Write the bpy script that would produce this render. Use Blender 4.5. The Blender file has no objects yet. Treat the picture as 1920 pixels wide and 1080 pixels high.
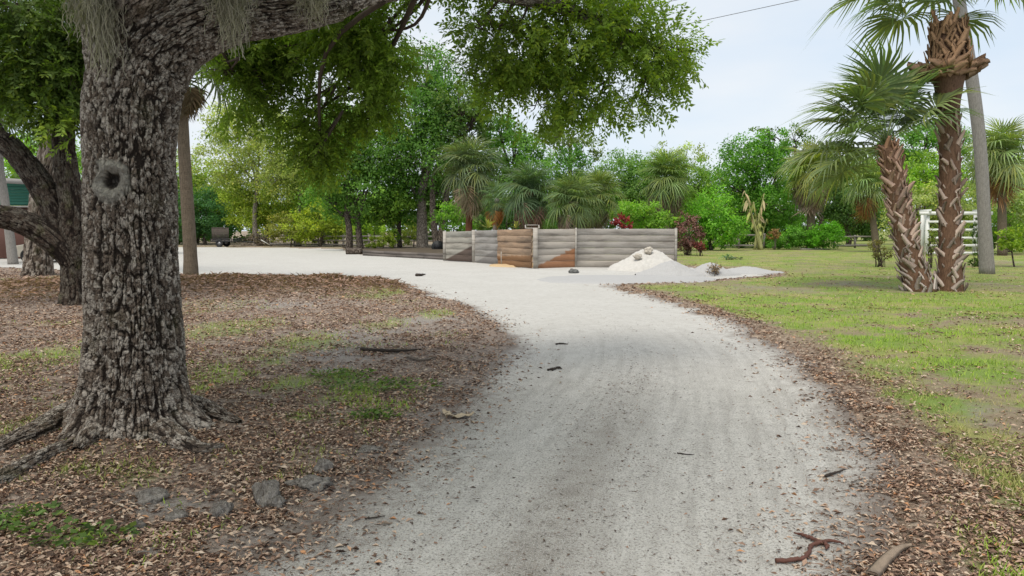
import bpy, math, random
import numpy as np
from mathutils import Matrix, Vector, Euler

random.seed(5)
rng = np.random.default_rng(11)
C = bpy.context.scene.collection
SC = bpy.context.scene

# ------------------------------------------------------------------ camera, world, sun, exposure
FPX, HOR, CAMH = 1400.0, 428.0, 1.6
PITCH = math.atan((540 - HOR) / FPX)
cam_d = bpy.data.cameras.new('camera')
cam_d.sensor_width = 36.0
cam_d.lens = 36.0 * FPX / 1920.0
cam_d.clip_start, cam_d.clip_end = 0.05, 2000
cam = bpy.data.objects.new('camera', cam_d)
cam.location = (0, 0, CAMH)
cam.rotation_euler = (math.pi / 2 - PITCH, 0, 0)
C.objects.link(cam)
SC.camera = cam

SUN_EL, SUN_ROT = math.radians(62), math.radians(205)
W = bpy.data.worlds.new('World'); SC.world = W; W.use_nodes = True
nt = W.node_tree; nt.nodes.clear()
wo = nt.nodes.new('ShaderNodeOutputWorld')
sky = nt.nodes.new('ShaderNodeTexSky'); sky.sky_type = 'NISHITA'; sky.sun_disc = False
sky.sun_elevation, sky.sun_rotation = SUN_EL, SUN_ROT
b1 = nt.nodes.new('ShaderNodeBackground'); b1.inputs['Strength'].default_value = 0.15
nt.links.new(sky.outputs[0], b1.inputs['Color'])
tc = nt.nodes.new('ShaderNodeTexCoord')
mp = nt.nodes.new('ShaderNodeMapping'); mp.inputs['Scale'].default_value = (1.6, 1.6, 5.0)
nt.links.new(tc.outputs['Generated'], mp.inputs['Vector'])
ns = nt.nodes.new('ShaderNodeTexNoise'); ns.inputs['Scale'].default_value = 1.3; ns.inputs['Detail'].default_value = 5
nt.links.new(mp.outputs[0], ns.inputs['Vector'])
cr = nt.nodes.new('ShaderNodeValToRGB')
cr.color_ramp.elements[0].position = 0.36; cr.color_ramp.elements[0].color = (0.72, 0.83, 0.95, 1)
cr.color_ramp.elements[1].position = 0.64; cr.color_ramp.elements[1].color = (0.92, 0.94, 0.955, 1)
nt.links.new(ns.outputs['Fac'], cr.inputs['Fac'])
b2 = nt.nodes.new('ShaderNodeBackground'); b2.inputs['Strength'].default_value = 0.44
nt.links.new(cr.outputs[0], b2.inputs['Color'])
mx = nt.nodes.new('ShaderNodeMixShader'); mx.inputs[0].default_value = 0.94
nt.links.new(b1.outputs[0], mx.inputs[1]); nt.links.new(b2.outputs[0], mx.inputs[2])
nt.links.new(mx.outputs[0], wo.inputs['Surface'])

sun_d = bpy.data.lights.new('sun', 'SUN'); sun_d.energy = 1.5; sun_d.angle = math.radians(35); sun_d.color = (1.0, 0.93, 0.82)
sun = bpy.data.objects.new('sun', sun_d); C.objects.link(sun)
# sky sun_rotation turns clockwise from +Y seen from above
sdir = Vector((math.sin(SUN_ROT) * math.cos(SUN_EL), math.cos(SUN_ROT) * math.cos(SUN_EL), math.sin(SUN_EL)))
sun.rotation_euler = sdir.to_track_quat('Z', 'Y').to_euler()
sun.location = (0, -10, 40)
SC.view_settings.view_transform = 'Standard'; SC.view_settings.look = 'None'
SC.view_settings.exposure = 1.12; SC.view_settings.gamma = 1; SC.view_settings.use_curve_mapping = False
SC.render.engine = 'CYCLES'
SC.cycles.use_denoising = True
SC.cycles.max_bounces = 8; SC.cycles.diffuse_bounces = 4; SC.cycles.transmission_bounces = 4; SC.cycles.transparent_max_bounces = 4

# ------------------------------------------------------------------ picture <-> place
cp, sp = math.cos(PITCH), math.sin(PITCH)
def ray(px, py):
    a, b = (px - 960) / FPX, (540 - py) / FPX
    return np.array([a, cp + b * sp, -sp + b * cp])
def P(px, py, Y):                       # point at distance Y in front of the camera
    d = ray(px, py); t = Y / d[1]
    return np.array([0, 0, CAMH]) + d * t
def G(px, py):                          # point on flat ground
    d = ray(px, py); t = -CAMH / d[2]
    return np.array([d[0] * t, d[1] * t, 0.0])

# ------------------------------------------------------------------ noise
def _h(ix, iy, iz, seed):
    n = (ix.astype(np.uint32) * np.uint32(374761393) + iy.astype(np.uint32) * np.uint32(668265263)
         + iz.astype(np.uint32) * np.uint32(2246822519) + np.uint32(seed * 3266489917 & 0xffffffff))
    n = (n ^ (n >> np.uint32(13))) * np.uint32(1274126177)
    n = (n ^ (n >> np.uint32(16))) * np.uint32(2654435761)
    n = n ^ (n >> np.uint32(15))
    return n.astype(np.float64) / 4294967295.0
def vnoise(p, seed=0):
    p = np.asarray(p, float)
    i = np.floor(p).astype(np.int64); f = p - i; f = f * f * (3 - 2 * f)
    r = 0
    for dx in (0, 1):
        for dy in (0, 1):
            for dz in (0, 1):
                w = (f[:, 0] if dx else 1 - f[:, 0]) * (f[:, 1] if dy else 1 - f[:, 1]) * (f[:, 2] if dz else 1 - f[:, 2])
                r = r + w * _h(i[:, 0] + dx, i[:, 1] + dy, i[:, 2] + dz, seed)
    return r
def fbm(p, seed=0, octs=4):
    a, s, t = 0.5, 0.0, 0.0
    q = np.asarray(p, float).copy()
    for k in range(octs):
        s = s + a * vnoise(q, seed + k); t += a; a *= 0.5; q = q * 2.03 + 17.3
    return s / t
def xy0(x, y, s):
    return np.stack([x * s, y * s, np.zeros_like(x)], 1)
def sstep(a, b, x):
    t = np.clip((x - a) / (b - a), 0, 1); return t * t * (3 - 2 * t)
def worley(u, v, nu, seed):             # cells of size 1; wraps in u after nu cells -> F1, F2-F1, id
    iu, iv = np.floor(u).astype(np.int64), np.floor(v).astype(np.int64)
    F1 = np.full(u.shape, 9.0); F2 = F1.copy(); ID = np.zeros_like(u)
    for a in (-1, 0, 1):
        for b in (-1, 0, 1):
            cu, cv = iu + a, iv + b
            w = np.mod(cu, nu)
            ju = _h(w, cv, cv * 0 + 7, seed); jv = _h(w, cv, cv * 0 + 9, seed)
            d = np.hypot(cu + 0.15 + 0.7 * ju - u, cv + 0.15 + 0.7 * jv - v)
            idh = _h(w, cv, cv * 0 + 3, seed)
            c = d < F1
            F2 = np.where(c, F1, np.minimum(F2, d)); ID = np.where(c, idh, ID); F1 = np.where(c, d, F1)
    return F1, F2 - F1, ID

# ------------------------------------------------------------------ mesh helpers
def mesh_np(name, V, F, mat=None, smooth=False, attrs=None):
    V = np.asarray(V, np.float32)
    me = bpy.data.meshes.new(name)
    if not isinstance(F, (list, tuple)): F = [F]
    F = [np.asarray(f, np.int32) for f in F if len(f)]
    me.vertices.add(len(V)); me.vertices.foreach_set('co', V.ravel())
    loops = np.concatenate([f.ravel() for f in F])
    tot = np.concatenate([np.full(len(f), f.shape[1], np.int32) for f in F])
    start = np.concatenate([[0], np.cumsum(tot)[:-1]]).astype(np.int32)
    me.loops.add(len(loops)); me.loops.foreach_set('vertex_index', loops)
    me.polygons.add(len(tot)); me.polygons.foreach_set('loop_start', start); me.polygons.foreach_set('loop_total', tot)
    if smooth: me.polygons.foreach_set('use_smooth', np.ones(len(tot), bool))
    for k, a in (attrs or {}).items():
        a = np.asarray(a, np.float32)
        if a.ndim == 2: at = me.attributes.new(k, 'FLOAT_VECTOR', 'POINT'); at.data.foreach_set('vector', a.ravel())
        else: at = me.attributes.new(k, 'FLOAT', 'POINT'); at.data.foreach_set('value', a)
    me.update(calc_edges=True)
    if mat: me.materials.append(mat)
    return me
def link(name, data, parent=None, loc=None, rot=None, scale=None):
    o = bpy.data.objects.new(name, data); C.objects.link(o)
    if parent: o.parent = parent
    if loc is not None: o.location = loc
    if rot is not None: o.rotation_euler = rot
    if scale is not None: o.scale = scale if hasattr(scale, '__len__') else (scale,) * 3
    return o
def tag(o, label=None, cat=None, group=None, kind=None):
    if label: o['label'] = label
    if cat: o['category'] = cat
    if group: o['group'] = group
    if kind: o['kind'] = kind
    return o
def thing(name, label, cat, loc=(0, 0, 0), rotz=0, group=None):
    return tag(link(name, None, loc=loc, rot=(0, 0, rotz)), label, cat, group)

class MB:                               # collects pieces, builds one mesh
    def __init__(s): s.V = []; s.F3 = []; s.F4 = []; s.n = 0; s.A = []
    def add(s, V, F, a=None):
        V = np.asarray(V, float).reshape(-1, 3); F = np.asarray(F)
        (s.F4 if F.shape[1] == 4 else s.F3).append(F + s.n)
        s.V.append(V); s.n += len(V)
        s.A.append(np.full(len(V), 0.5) if a is None else (np.full(len(V), a) if np.isscalar(a) else np.asarray(a)))
        return s
    def box(s, c, d, R=None, a=None, bev=0.0):
        d = np.asarray(d, float) / 2
        q = np.array([[x, y, z] for x in (-1, 1) for y in (-1, 1) for z in (-1, 1)], float) * d
        if R is not None: q = q @ np.asarray(R).T
        f = [[0, 1, 3, 2], [4, 6, 7, 5], [0, 4, 5, 1], [2, 3, 7, 6], [0, 2, 6, 4], [1, 5, 7, 3]]
        return s.add(q + np.asarray(c, float), f, a)
    def tube(s, pts, rad, sides=6, n=None, cap=True, a=None):
        V, F, T = tube(pts, rad, sides, n, cap)
        s.add(V, F, a)
        if cap:
            s.F3.append(T + s.n - len(V))
        return s
    def mesh(s, name, mat, smooth=False):
        F = []
        if s.F4: F.append(np.concatenate(s.F4))
        if s.F3: F.append(np.concatenate(s.F3))
        return mesh_np(name, np.concatenate(s.V), F, mat, smooth, {'rnd': np.concatenate(s.A)})
    def build(s, name, mat, parent=None, smooth=False):
        return link(name, s.mesh(name, mat, smooth), parent)

def spline(pts, n):
    pts = np.asarray(pts, float)
    if len(pts) == 2:
        t = np.linspace(0, 1, n)[:, None]; return pts[0] * (1 - t) + pts[1] * t
    q = np.vstack([2 * pts[0] - pts[1], pts, 2 * pts[-1] - pts[-2]])
    u = np.linspace(0, len(pts) - 1 - 1e-9, n) if np.isscalar(n) else np.clip(np.asarray(n, float), 0, len(pts) - 1 - 1e-9)
    i = np.floor(u).astype(int); t = (u - i)[:, None]
    a, b, c, d = q[i], q[i + 1], q[i + 2], q[i + 3]
    return 0.5 * (2 * b + (c - a) * t + (2 * a - 5 * b + 4 * c - d) * t ** 2 + (3 * b - a - 3 * c + d) * t ** 3)
def frames(p):
    t = np.gradient(p, axis=0); t /= np.linalg.norm(t, axis=1, keepdims=True) + 1e-12
    n = np.zeros_like(p)
    ref = np.array([1.0, 0, 0]) if abs(t[0, 0]) < 0.8 else np.array([0, 1.0, 0])
    n[0] = ref - t[0] * ref.dot(t[0]); n[0] /= np.linalg.norm(n[0])
    for i in range(1, len(p)):
        v = n[i - 1] - t[i] * n[i - 1].dot(t[i]); n[i] = v / np.linalg.norm(v)
    return t, n, np.cross(t, n)
def grid_faces(rows, cols, wrap):
    i = np.arange(rows - 1)[:, None]; j = np.arange(cols if wrap else cols - 1)[None, :]
    j2 = (j + 1) % cols
    return np.stack([i * cols + j, i * cols + j2, (i + 1) * cols + j2, (i + 1) * cols + j], -1).reshape(-1, 4)
def tube(pts, rad, sides=6, n=None, cap=True):
    pts = np.asarray(pts, float); rad = np.asarray(rad, float)
    if rad.ndim == 0: rad = np.full(len(pts), float(rad))
    if n:
        rad = np.interp(np.linspace(0, 1, n), np.linspace(0, 1, len(rad)), rad); pts = spline(pts, n)
    t, a, b = frames(pts)
    th = np.linspace(0, 2 * np.pi, sides, endpoint=False)
    V = pts[:, None] + rad[:, None, None] * (np.cos(th)[None, :, None] * a[:, None] + np.sin(th)[None, :, None] * b[:, None])
    V = V.reshape(-1, 3); F = grid_faces(len(pts), sides, True)
    T = np.zeros((0, 3), int)
    if cap:
        e0 = np.stack([np.zeros(sides - 2, int), np.arange(2, sides), np.arange(1, sides - 1)], 1)
        e1 = np.stack([np.zeros(sides - 2, int), np.arange(1, sides - 1), np.arange(2, sides)], 1) + (len(pts) - 1) * sides
        T = np.concatenate([e0, e1])
    return V, F, T

def rots(ydir, up_rand):                # (n,3,3) frames whose columns are x,y,z; y along ydir
    y = ydir / (np.linalg.norm(ydir, axis=1, keepdims=True) + 1e-9)
    x = np.cross(y, up_rand); x /= np.linalg.norm(x, axis=1, keepdims=True) + 1e-9
    z = np.cross(x, y)
    return np.stack([x, y, z], 2)
def scatter(bV, bF, pos, R, sc):
    n, k = len(pos), len(bV)
    sc = np.asarray(sc, float)
    q = bV[None] * (sc[:, None, None] if sc.ndim == 1 else sc[:, None, :])
    V = np.einsum('nij,nkj->nki', R, q) + pos[:, None]
    F = (bF[None] + (np.arange(n) * k)[:, None, None]).reshape(-1, bF.shape[1])
    return V.reshape(-1, 3), F
def rand_unit(n):
    v = rng.normal(size=(n, 3)); return v / np.linalg.norm(v, axis=1, keepdims=True)

LEAF_V = np.array([[0, 0, 0], [-0.23, 0.45, 0.07], [0, 1, -0.06], [0.23, 0.45, 0.07]])
LEAF_F = np.array([[0, 3, 2], [0, 2, 1]])

# ------------------------------------------------------------------ materials
def new_mat(name):
    m = bpy.data.materials.new(name); m.use_nodes = True
    n = m.node_tree; n.nodes.clear()
    out = n.nodes.new('ShaderNodeOutputMaterial')
    return m, n, out
class NB:
    def __init__(s, tree): s.t = tree
    def n(s, typ, **kw):
        x = s.t.nodes.new(typ)
        for k, v in kw.items(): setattr(x, k, v)
        return x
    def l(s, a, b): s.t.links.new(a, b)
    def val(s, sock, v):
        if hasattr(v, 'is_linked') or isinstance(v, bpy.types.NodeSocket): s.l(v, sock)
        else: sock.default_value = v
    def math(s, op, a, b=0.0, clamp=False):
        x = s.n('ShaderNodeMath', operation=op, use_clamp=clamp); s.val(x.inputs[0], a); s.val(x.inputs[1], b); return x.outputs[0]
    def mix(s, f, a, b, mode='MIX'):
        x = s.n('ShaderNodeMix', data_type='RGBA', blend_type=mode)
        s.val(x.inputs['Factor'], f)
        s.val(x.inputs[6], a if not isinstance(a, tuple) else (*a[:3], 1)); s.val(x.inputs[7], b if not isinstance(b, tuple) else (*b[:3], 1))
        return x.outputs[2]
    def noise(s, vec, scale, detail=4, rough=0.55, dist=0.0):
        x = s.n('ShaderNodeTexNoise'); x.inputs['Scale'].default_value = scale; x.inputs['Detail'].default_value = detail
        x.inputs['Roughness'].default_value = rough; x.inputs['Distortion'].default_value = dist
        if vec is not None: s.l(vec, x.inputs['Vector'])
        return x.outputs['Fac']
    def ramp(s, f, stops):
        x = s.n('ShaderNodeValToRGB'); e = x.color_ramp.elements
        while len(e) < len(stops): e.new(0.5)
        for i, (p, c) in enumerate(stops):
            e[i].position = p; e[i].color = (*c, 1) if isinstance(c, tuple) else (c, c, c, 1)
        s.val(x.inputs[0], f); return x.outputs[0]
    def attr(s, name):
        x = s.n('ShaderNodeAttribute', attribute_name=name); return x.outputs['Fac']
    def pos(s): return s.n('ShaderNodeNewGeometry').outputs['Position']
    def objc(s): return s.n('ShaderNodeTexCoord').outputs['Object']
    def mapping(s, vec, scale=(1, 1, 1), rot=(0, 0, 0)):
        x = s.n('ShaderNodeMapping'); x.inputs['Scale'].default_value = scale; x.inputs['Rotation'].default_value = rot
        s.l(vec, x.inputs['Vector']); return x.outputs[0]
    def bump(s, h, dist, strength=1.0):
        x = s.n('ShaderNodeBump'); x.inputs['Distance'].default_value = dist; x.inputs['Strength'].default_value = strength
        s.l(h, x.inputs['Height']); return x.outputs[0]
    def principled(s, out, col, rough=0.8, spec=0.3, normal=None, metal=0.0):
        p = s.n('ShaderNodeBsdfPrincipled')
        s.val(p.inputs['Base Color'], col if not isinstance(col, tuple) else (*col[:3], 1)); s.val(p.inputs['Roughness'], rough)
        p.inputs['Specular IOR Level'].default_value = spec; p.inputs['Metallic'].default_value = metal
        if normal is not None: s.l(normal, p.inputs['Normal'])
        if out is not None: s.l(p.outputs[0], out.inputs['Surface'])
        return p

def plain(name, col, rough=0.7, spec=0.3, metal=0.0, var=0.25, scale=12.0):
    m, t, out = new_mat(name); b = NB(t)
    f = b.noise(b.objc(), scale, 5)
    d = tuple(c * (1 - var) for c in col); e = tuple(min(1, c * (1 + var)) for c in col)
    b.principled(out, b.mix(f, d, e), rough, spec, b.bump(f, 0.004, 0.4), metal)
    return m

def foliage_mat(name, trans=0.42, rough=0.6, spec=0.16, lo=0.5, hi=1.85, yellow=(1.35, 1.18, 0.65)):
    """leaf surface; the object's own colour is the leaf colour, the attribute rnd varies it leaf by leaf"""
    m, t, out = new_mat(name); b = NB(t)
    oi = b.n('ShaderNodeObjectInfo')
    r = b.attr('rnd')
    k = b.math('ADD', b.math('MULTIPLY', r, hi - lo), lo)
    sc = b.n('ShaderNodeVectorMath', operation='SCALE'); b.l(oi.outputs['Color'], sc.inputs[0]); b.l(k, sc.inputs['Scale'])
    big = b.noise(b.pos(), 0.55, 2)
    yl = b.n('ShaderNodeVectorMath', operation='MULTIPLY'); b.l(sc.outputs[0], yl.inputs[0]); yl.inputs[1].default_value = yellow
    fac = b.math('MULTIPLY', b.math('GREATER_THAN', b.math('FRACT', b.math('MULTIPLY', r, 7.31)), 0.72), b.ramp(big, [(0.35, 0.25), (0.65, 1.0)]))
    col = b.mix(fac, sc.outputs[0], yl.outputs[0])
    p = b.principled(None, col, rough, spec)
    tr = b.n('ShaderNodeBsdfTranslucent')
    tcol = b.n('ShaderNodeVectorMath', operation='MULTIPLY'); b.l(col, tcol.inputs[0]); tcol.inputs[1].default_value = (1.5, 1.85, 0.6)
    b.l(tcol.outputs[0], tr.inputs['Color'])
    ms = b.n('ShaderNodeMixShader'); ms.inputs[0].default_value = trans
    b.l(p.outputs[0], ms.inputs[1]); b.l(tr.outputs[0], ms.inputs[2]); b.l(ms.outputs[0], out.inputs['Surface'])
    return m

def bark_mat(name, furrow, ridge, lichen, moss=0.25, grain=1.0):
    m, t, out = new_mat(name); b = NB(t)
    h = b.attr('h'); r = b.attr('rnd'); pos = b.pos()
    av = b.n('ShaderNodeAttribute', attribute_name='co').outputs['Vector']
    k_ = 1.0 / grain
    fine = b.noise(b.mapping(av, (1, 1, .42)), 95 * k_, 5, 0.72)
    vo = b.n('ShaderNodeTexVoronoi', feature='DISTANCE_TO_EDGE'); vo.inputs['Scale'].default_value = 46 * k_
    vm = b.n('ShaderNodeVectorMath', operation='ADD'); b.l(b.mapping(av, (1, 1, .5)), vm.inputs[0])
    nz = b.n('ShaderNodeTexNoise'); nz.inputs['Scale'].default_value = 60 * k_; b.l(av, nz.inputs['Vector'])
    sv = b.n('ShaderNodeVectorMath', operation='SCALE'); sv.inputs['Scale'].default_value = .022 * grain; b.l(nz.outputs['Color'], sv.inputs[0]); b.l(sv.outputs[0], vm.inputs[1])
    b.l(vm.outputs[0], vo.inputs['Vector'])
    crack = b.ramp(vo.outputs['Distance'], [(0.0, 0.0), (0.16, 1.0)])
    big = b.noise(pos, 2.2, 3)
    rid = b.mix(b.ramp(big, [(0.38, 0.0), (0.62, 1.0)]), tuple(c * 0.78 for c in ridge), ridge)
    fl = b.ramp(b.math('ADD', b.math('MULTIPLY', r, 0.42), b.math('MULTIPLY', fine, 0.72)), [(0.50, 0.0), (0.70, 1.0)])
    rid = b.mix(b.math('MULTIPLY', fl, 0.9), rid, lichen)
    hh_ = b.math('MULTIPLY', h, b.math('ADD', .30, b.math('MULTIPLY', crack, .70)))
    col = b.mix(b.ramp(hh_, [(0.10, 0.0), (0.62, 1.0)]), furrow, rid)
    gm = b.ramp(b.noise(pos, 3.1, 4), [(0.55, 0.0), (0.72, 1.0)])
    col = b.mix(b.math('MULTIPLY', gm, moss), col, (0.10, 0.11, 0.035))
    sc = b.attr('scar')
    col = b.mix(sc, col, b.mix(b.noise(b.mapping(pos, (1, 1, 3)), 45, 5, .7), (0.12, 0.105, 0.085), (0.46, 0.43, 0.37)))
    col = b.mix(b.attr('hole'), col, (0.03, 0.026, 0.022))  # shade inside the knothole painted into the colour, on top of its recess
    b.principled(out, col, 0.92, 0.2, b.bump(b.math('ADD', b.math('MULTIPLY', crack, .8), b.math('MULTIPLY', fine, .9)), 0.014 * grain, 0.9))
    return m

def simple_bark(name, dark, light, sx=(9, 9, 2.2), bump=0.03):
    """bark of the smaller trunks: ridges run along the trunk"""
    m, t, out = new_mat(name); b = NB(t)
    oc = b.objc()
    v = b.mapping(oc, sx)
    f = b.noise(v, 2.2, 5, 0.6, 0.6)
    vo = b.n('ShaderNodeTexVoronoi', feature='DISTANCE_TO_EDGE'); vo.inputs['Scale'].default_value = 1.6
    b.l(v, vo.inputs['Vector'])
    e = b.ramp(vo.outputs['Distance'], [(0.02, 0.0), (0.25, 1.0)])
    k = b.math('MULTIPLY', e, b.math('ADD', f, 0.35))
    col = b.mix(b.ramp(k, [(0.15, 0.0), (0.75, 1.0)]), dark, light)
    b.principled(out, col, 0.92, 0.2, b.bump(k, bump, 0.9))
    return m

LEAF = foliage_mat('leaf_green')
FROND = foliage_mat('palm_frond_green', trans=0.28, rough=0.45, spec=0.3, lo=0.75, hi=1.7, yellow=(1.35, 1.15, 0.7))
DRY = foliage_mat('dry_plant_fibre', trans=0.12, rough=0.85, spec=0.1, lo=0.6, hi=1.4, yellow=(1.15, 1.0, 0.9))
MOSS = foliage_mat('grey_moss', trans=0.2, rough=0.9, spec=0.05, lo=0.6, hi=1.4, yellow=(1.0, 1.0, 0.9))
OAKBARK = bark_mat('furrowed_oak_bark', (0.032, 0.023, 0.018), (0.185, 0.142, 0.110), (0.47, 0.415, 0.355))
OAKBARK_BROWN = bark_mat('brown_oak_bark', (0.022, 0.015, 0.012), (0.085, 0.062, 0.047), (0.15, 0.13, 0.105), 0.4, 1.8)
BARK = simple_bark('grey_brown_bark', (0.05, 0.038, 0.03), (0.2, 0.165, 0.135))
BARK_PALE = simple_bark('pale_grey_bark', (0.13, 0.11, 0.09), (0.34, 0.3, 0.26))
TWIG = plain('twig_bark', (0.085, 0.065, 0.05), 0.9, 0.15, scale=30)

# ------------------------------------------------------------------ ground shapes
def gp(l): return np.array([G(*p)[:2] for p in l])
DRIVE_PX = [(1655, 1080), (1688, 985), (1672, 900), (1640, 820), (1570, 730), (1480, 660), (1380, 603), (1290, 570), (1190, 546), (1150, 533),
            (1300, 527), (1445, 516), (1440, 508), (1300, 500), (1268, 498), (1080, 496), (1000, 492), (830, 483), (690, 478), (640, 466), (520, 463.5), (330, 462.5), (-60, 466), (-700, 475),
            (-700, 505), (-100, 503), (0, 501), (110, 506), (340, 516), (470, 515), (560, 516), (660, 521), (740, 533), (800, 552), (870, 575), (920, 607),
            (943, 638), (932, 662), (885, 722), (800, 803), (700, 890), (560, 985), (385, 1080)]
_d = gp(DRIVE_PX)
DRIVE = np.vstack([_d, [[-1.75, 2.3], [-2.0, 1.0], [-1.9, -3.0], [1.35, -3.0], [1.55, 1.0], [1.62, 2.4]]])
def sdf_poly(x, y, poly):
    p = np.stack([x, y], 1); d = np.full(len(p), 1e9); s = np.ones(len(p))
    a = poly; bq = np.roll(poly, -1, 0)
    for A, B in zip(a, bq):
        e = B - A; w = p - A
        t = np.clip((w @ e) / (e @ e + 1e-12), 0, 1)
        q = w - t[:, None] * e; d = np.minimum(d, (q * q).sum(1))
        c1 = p[:, 1] >= A[1]; c2 = p[:, 1] < B[1]; c3 = e[0] * w[:, 1] > e[1] * w[:, 0]
        flip = (c1 & c2 & c3) | (~c1 & ~c2 & ~c3)
        s = np.where(flip, -s, s)
    return s * np.sqrt(d)
OAK = P(252, 830, 5.75)
HEAP = [(G(430, 540), 3.2, 1.3, 0.22), (G(600, 532), 2.4, 0.9, 0.16), (G(90, 545), 3.2, 1.6, 0.2)]
def ground_z(x, y, sd=None):
    x = np.atleast_1d(np.asarray(x, float)); y = np.atleast_1d(np.asarray(y, float))
    if sd is None: sd = sdf_poly(x, y, DRIVE)
    z = 0.05 * (fbm(xy0(x, y, 0.35), 3, 3) - 0.5) + 0.022 * (fbm(xy0(x, y, 3.0), 5, 3) - 0.5) * sstep(-0.1, 0.4, sd)
    z = z - 0.035 * sstep(0.35, -0.5, sd)
    z = z + 0.10 * np.exp(-((x - OAK[0]) ** 2 + (y - OAK[1]) ** 2) / 1.4)
    for c, rx, ry, h in HEAP:
        z = z + h * np.exp(-((x - c[0]) / rx) ** 2 - ((y - c[1]) / ry) ** 2) * (0.4 + 1.2 * fbm(xy0(x, y, 1.3), 9, 3))
    return z
def gz(x, y): return float(ground_z(x, y)[0])
def GP(px, py):                          # picture point standing on the ground, with the ground's height
    g = G(px, py); g[2] = gz(g[0], g[1]); return g
def patches(x, y, cen):
    m = np.zeros_like(x)
    for px, py, rx, ry in cen:
        c = G(px, py); sx = rx / FPX * c[1]; e = G(px, py + ry); e2 = G(px, py - ry); sy = abs(e2[1] - e[1]) / 2
        m = np.maximum(m, np.exp(-((x - c[0]) / sx) ** 2 - ((y - c[1]) / sy) ** 2))
    return m
GRASS_L = [(720, 550, 40, 8), (430, 615, 80, 20), (640, 705, 40, 15), (690, 740, 90, 25), (740, 760, 60, 16), (560, 640, 60, 20), (470, 690, 60, 25), (60, 810, 70, 25),
           (60, 670, 110, 28), (560, 790, 30, 10), (700, 790, 25, 10), (10, 985, 40, 25), (150, 1015, 50, 16), (720, 605, 40, 10), (380, 730, 25, 25), (820, 590, 30, 8), (150, 890, 30, 10), (250, 900, 60, 14), (60, 525, 60, 6), (550, 715, 60, 20)]
GRASS_R = [(1500, 600, 230, 18), (1640, 640, 150, 25), (1780, 680, 170, 35), (1700, 740, 90, 40), (1760, 800, 80, 35), (1880, 900, 40, 120), (1800, 570, 300, 18), (1400, 575, 120, 12), (1900, 640, 120, 40), (1740, 930, 40, 25), (1820, 1000, 30, 60), (1900, 740, 60, 40), (1870, 1060, 60, 40)]
SAND_L = [(640, 655, 120, 30), (700, 625, 130, 16), (800, 600, 90, 14), (520, 570, 120, 8), (620, 690, 60, 12), (300, 950, 120, 20)]
SAND_R = [(1650, 555, 220, 14), (1560, 535, 160, 10), (1440, 600, 140, 8), (1700, 690, 60, 30), (1820, 770, 70, 30), (1760, 700, 90, 18), (1850, 530, 80, 6), (1430, 540, 120, 5), (1880, 490, 60, 5)]
def fields(x, y, sd):
    """grass cover, leaf-litter cover and bare-sand cover, 0..1"""
    right = x > (0.9 + 0.09 * np.minimum(y, 30)) - 0.0
    n1 = fbm(xy0(x, y, 0.8), 21, 4); n2 = fbm(xy0(x, y, 2.6), 31, 4)
    gL = patches(x, y, GRASS_L) * .9 + 0.3 * sstep(0.45, 0.75, n1)
    gL = gL * sstep(0.35, 0.62, n2 + 0.12) * sstep(0.1, 0.5, sd)
    away = sstep(0.12, 0.75, sd + 0.5 * (n1 - 0.5))
    far = sstep(9, 22, y)
    gR = (0.30 + 0.22 * far + 0.75 * patches(x, y, GRASS_R) + 1.0 * (n1 - 0.5)) * away * (0.35 + 0.65 * sstep(0.3, 0.6, n2 + 0.15 * far))
    sR = 0.8 * patches(x, y, SAND_R) * sstep(0.4, 0.6, n2)
    sL = np.maximum(patches(x, y, SAND_L) * sstep(0.35, 0.6, n2 + 0.05), .75 * np.exp(-(np.maximum(sd, 0) / (.16 + .03 * y)) ** 2) * sstep(14, 5, y) * (.4 + n2))
    edge = np.exp(-(np.maximum(sd, 0) / (0.42 + .012 * y)) ** 2)
    lR = np.clip(0.30 + 0.90 * edge + 1.1 * (n1 - 0.45) + .22 * sstep(8, 3, y) - 0.35 * gR - 0.15 * far, 0.04, 1)
    lL = np.clip(0.82 + 0.9 * (n1 - 0.5) - 0.45 * sL - 0.3 * gL, 0.05, 1)
    g = np.where(right, gR, gL); l = np.where(right, lR, lL); s = np.where(right, sR, sL)
    lot = (y > 46) & ~right
    g = np.where(lot, 0.5 * n1, g)
    return np.clip(g, 0, 1), l, np.clip(s, 0, 1), right

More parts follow.
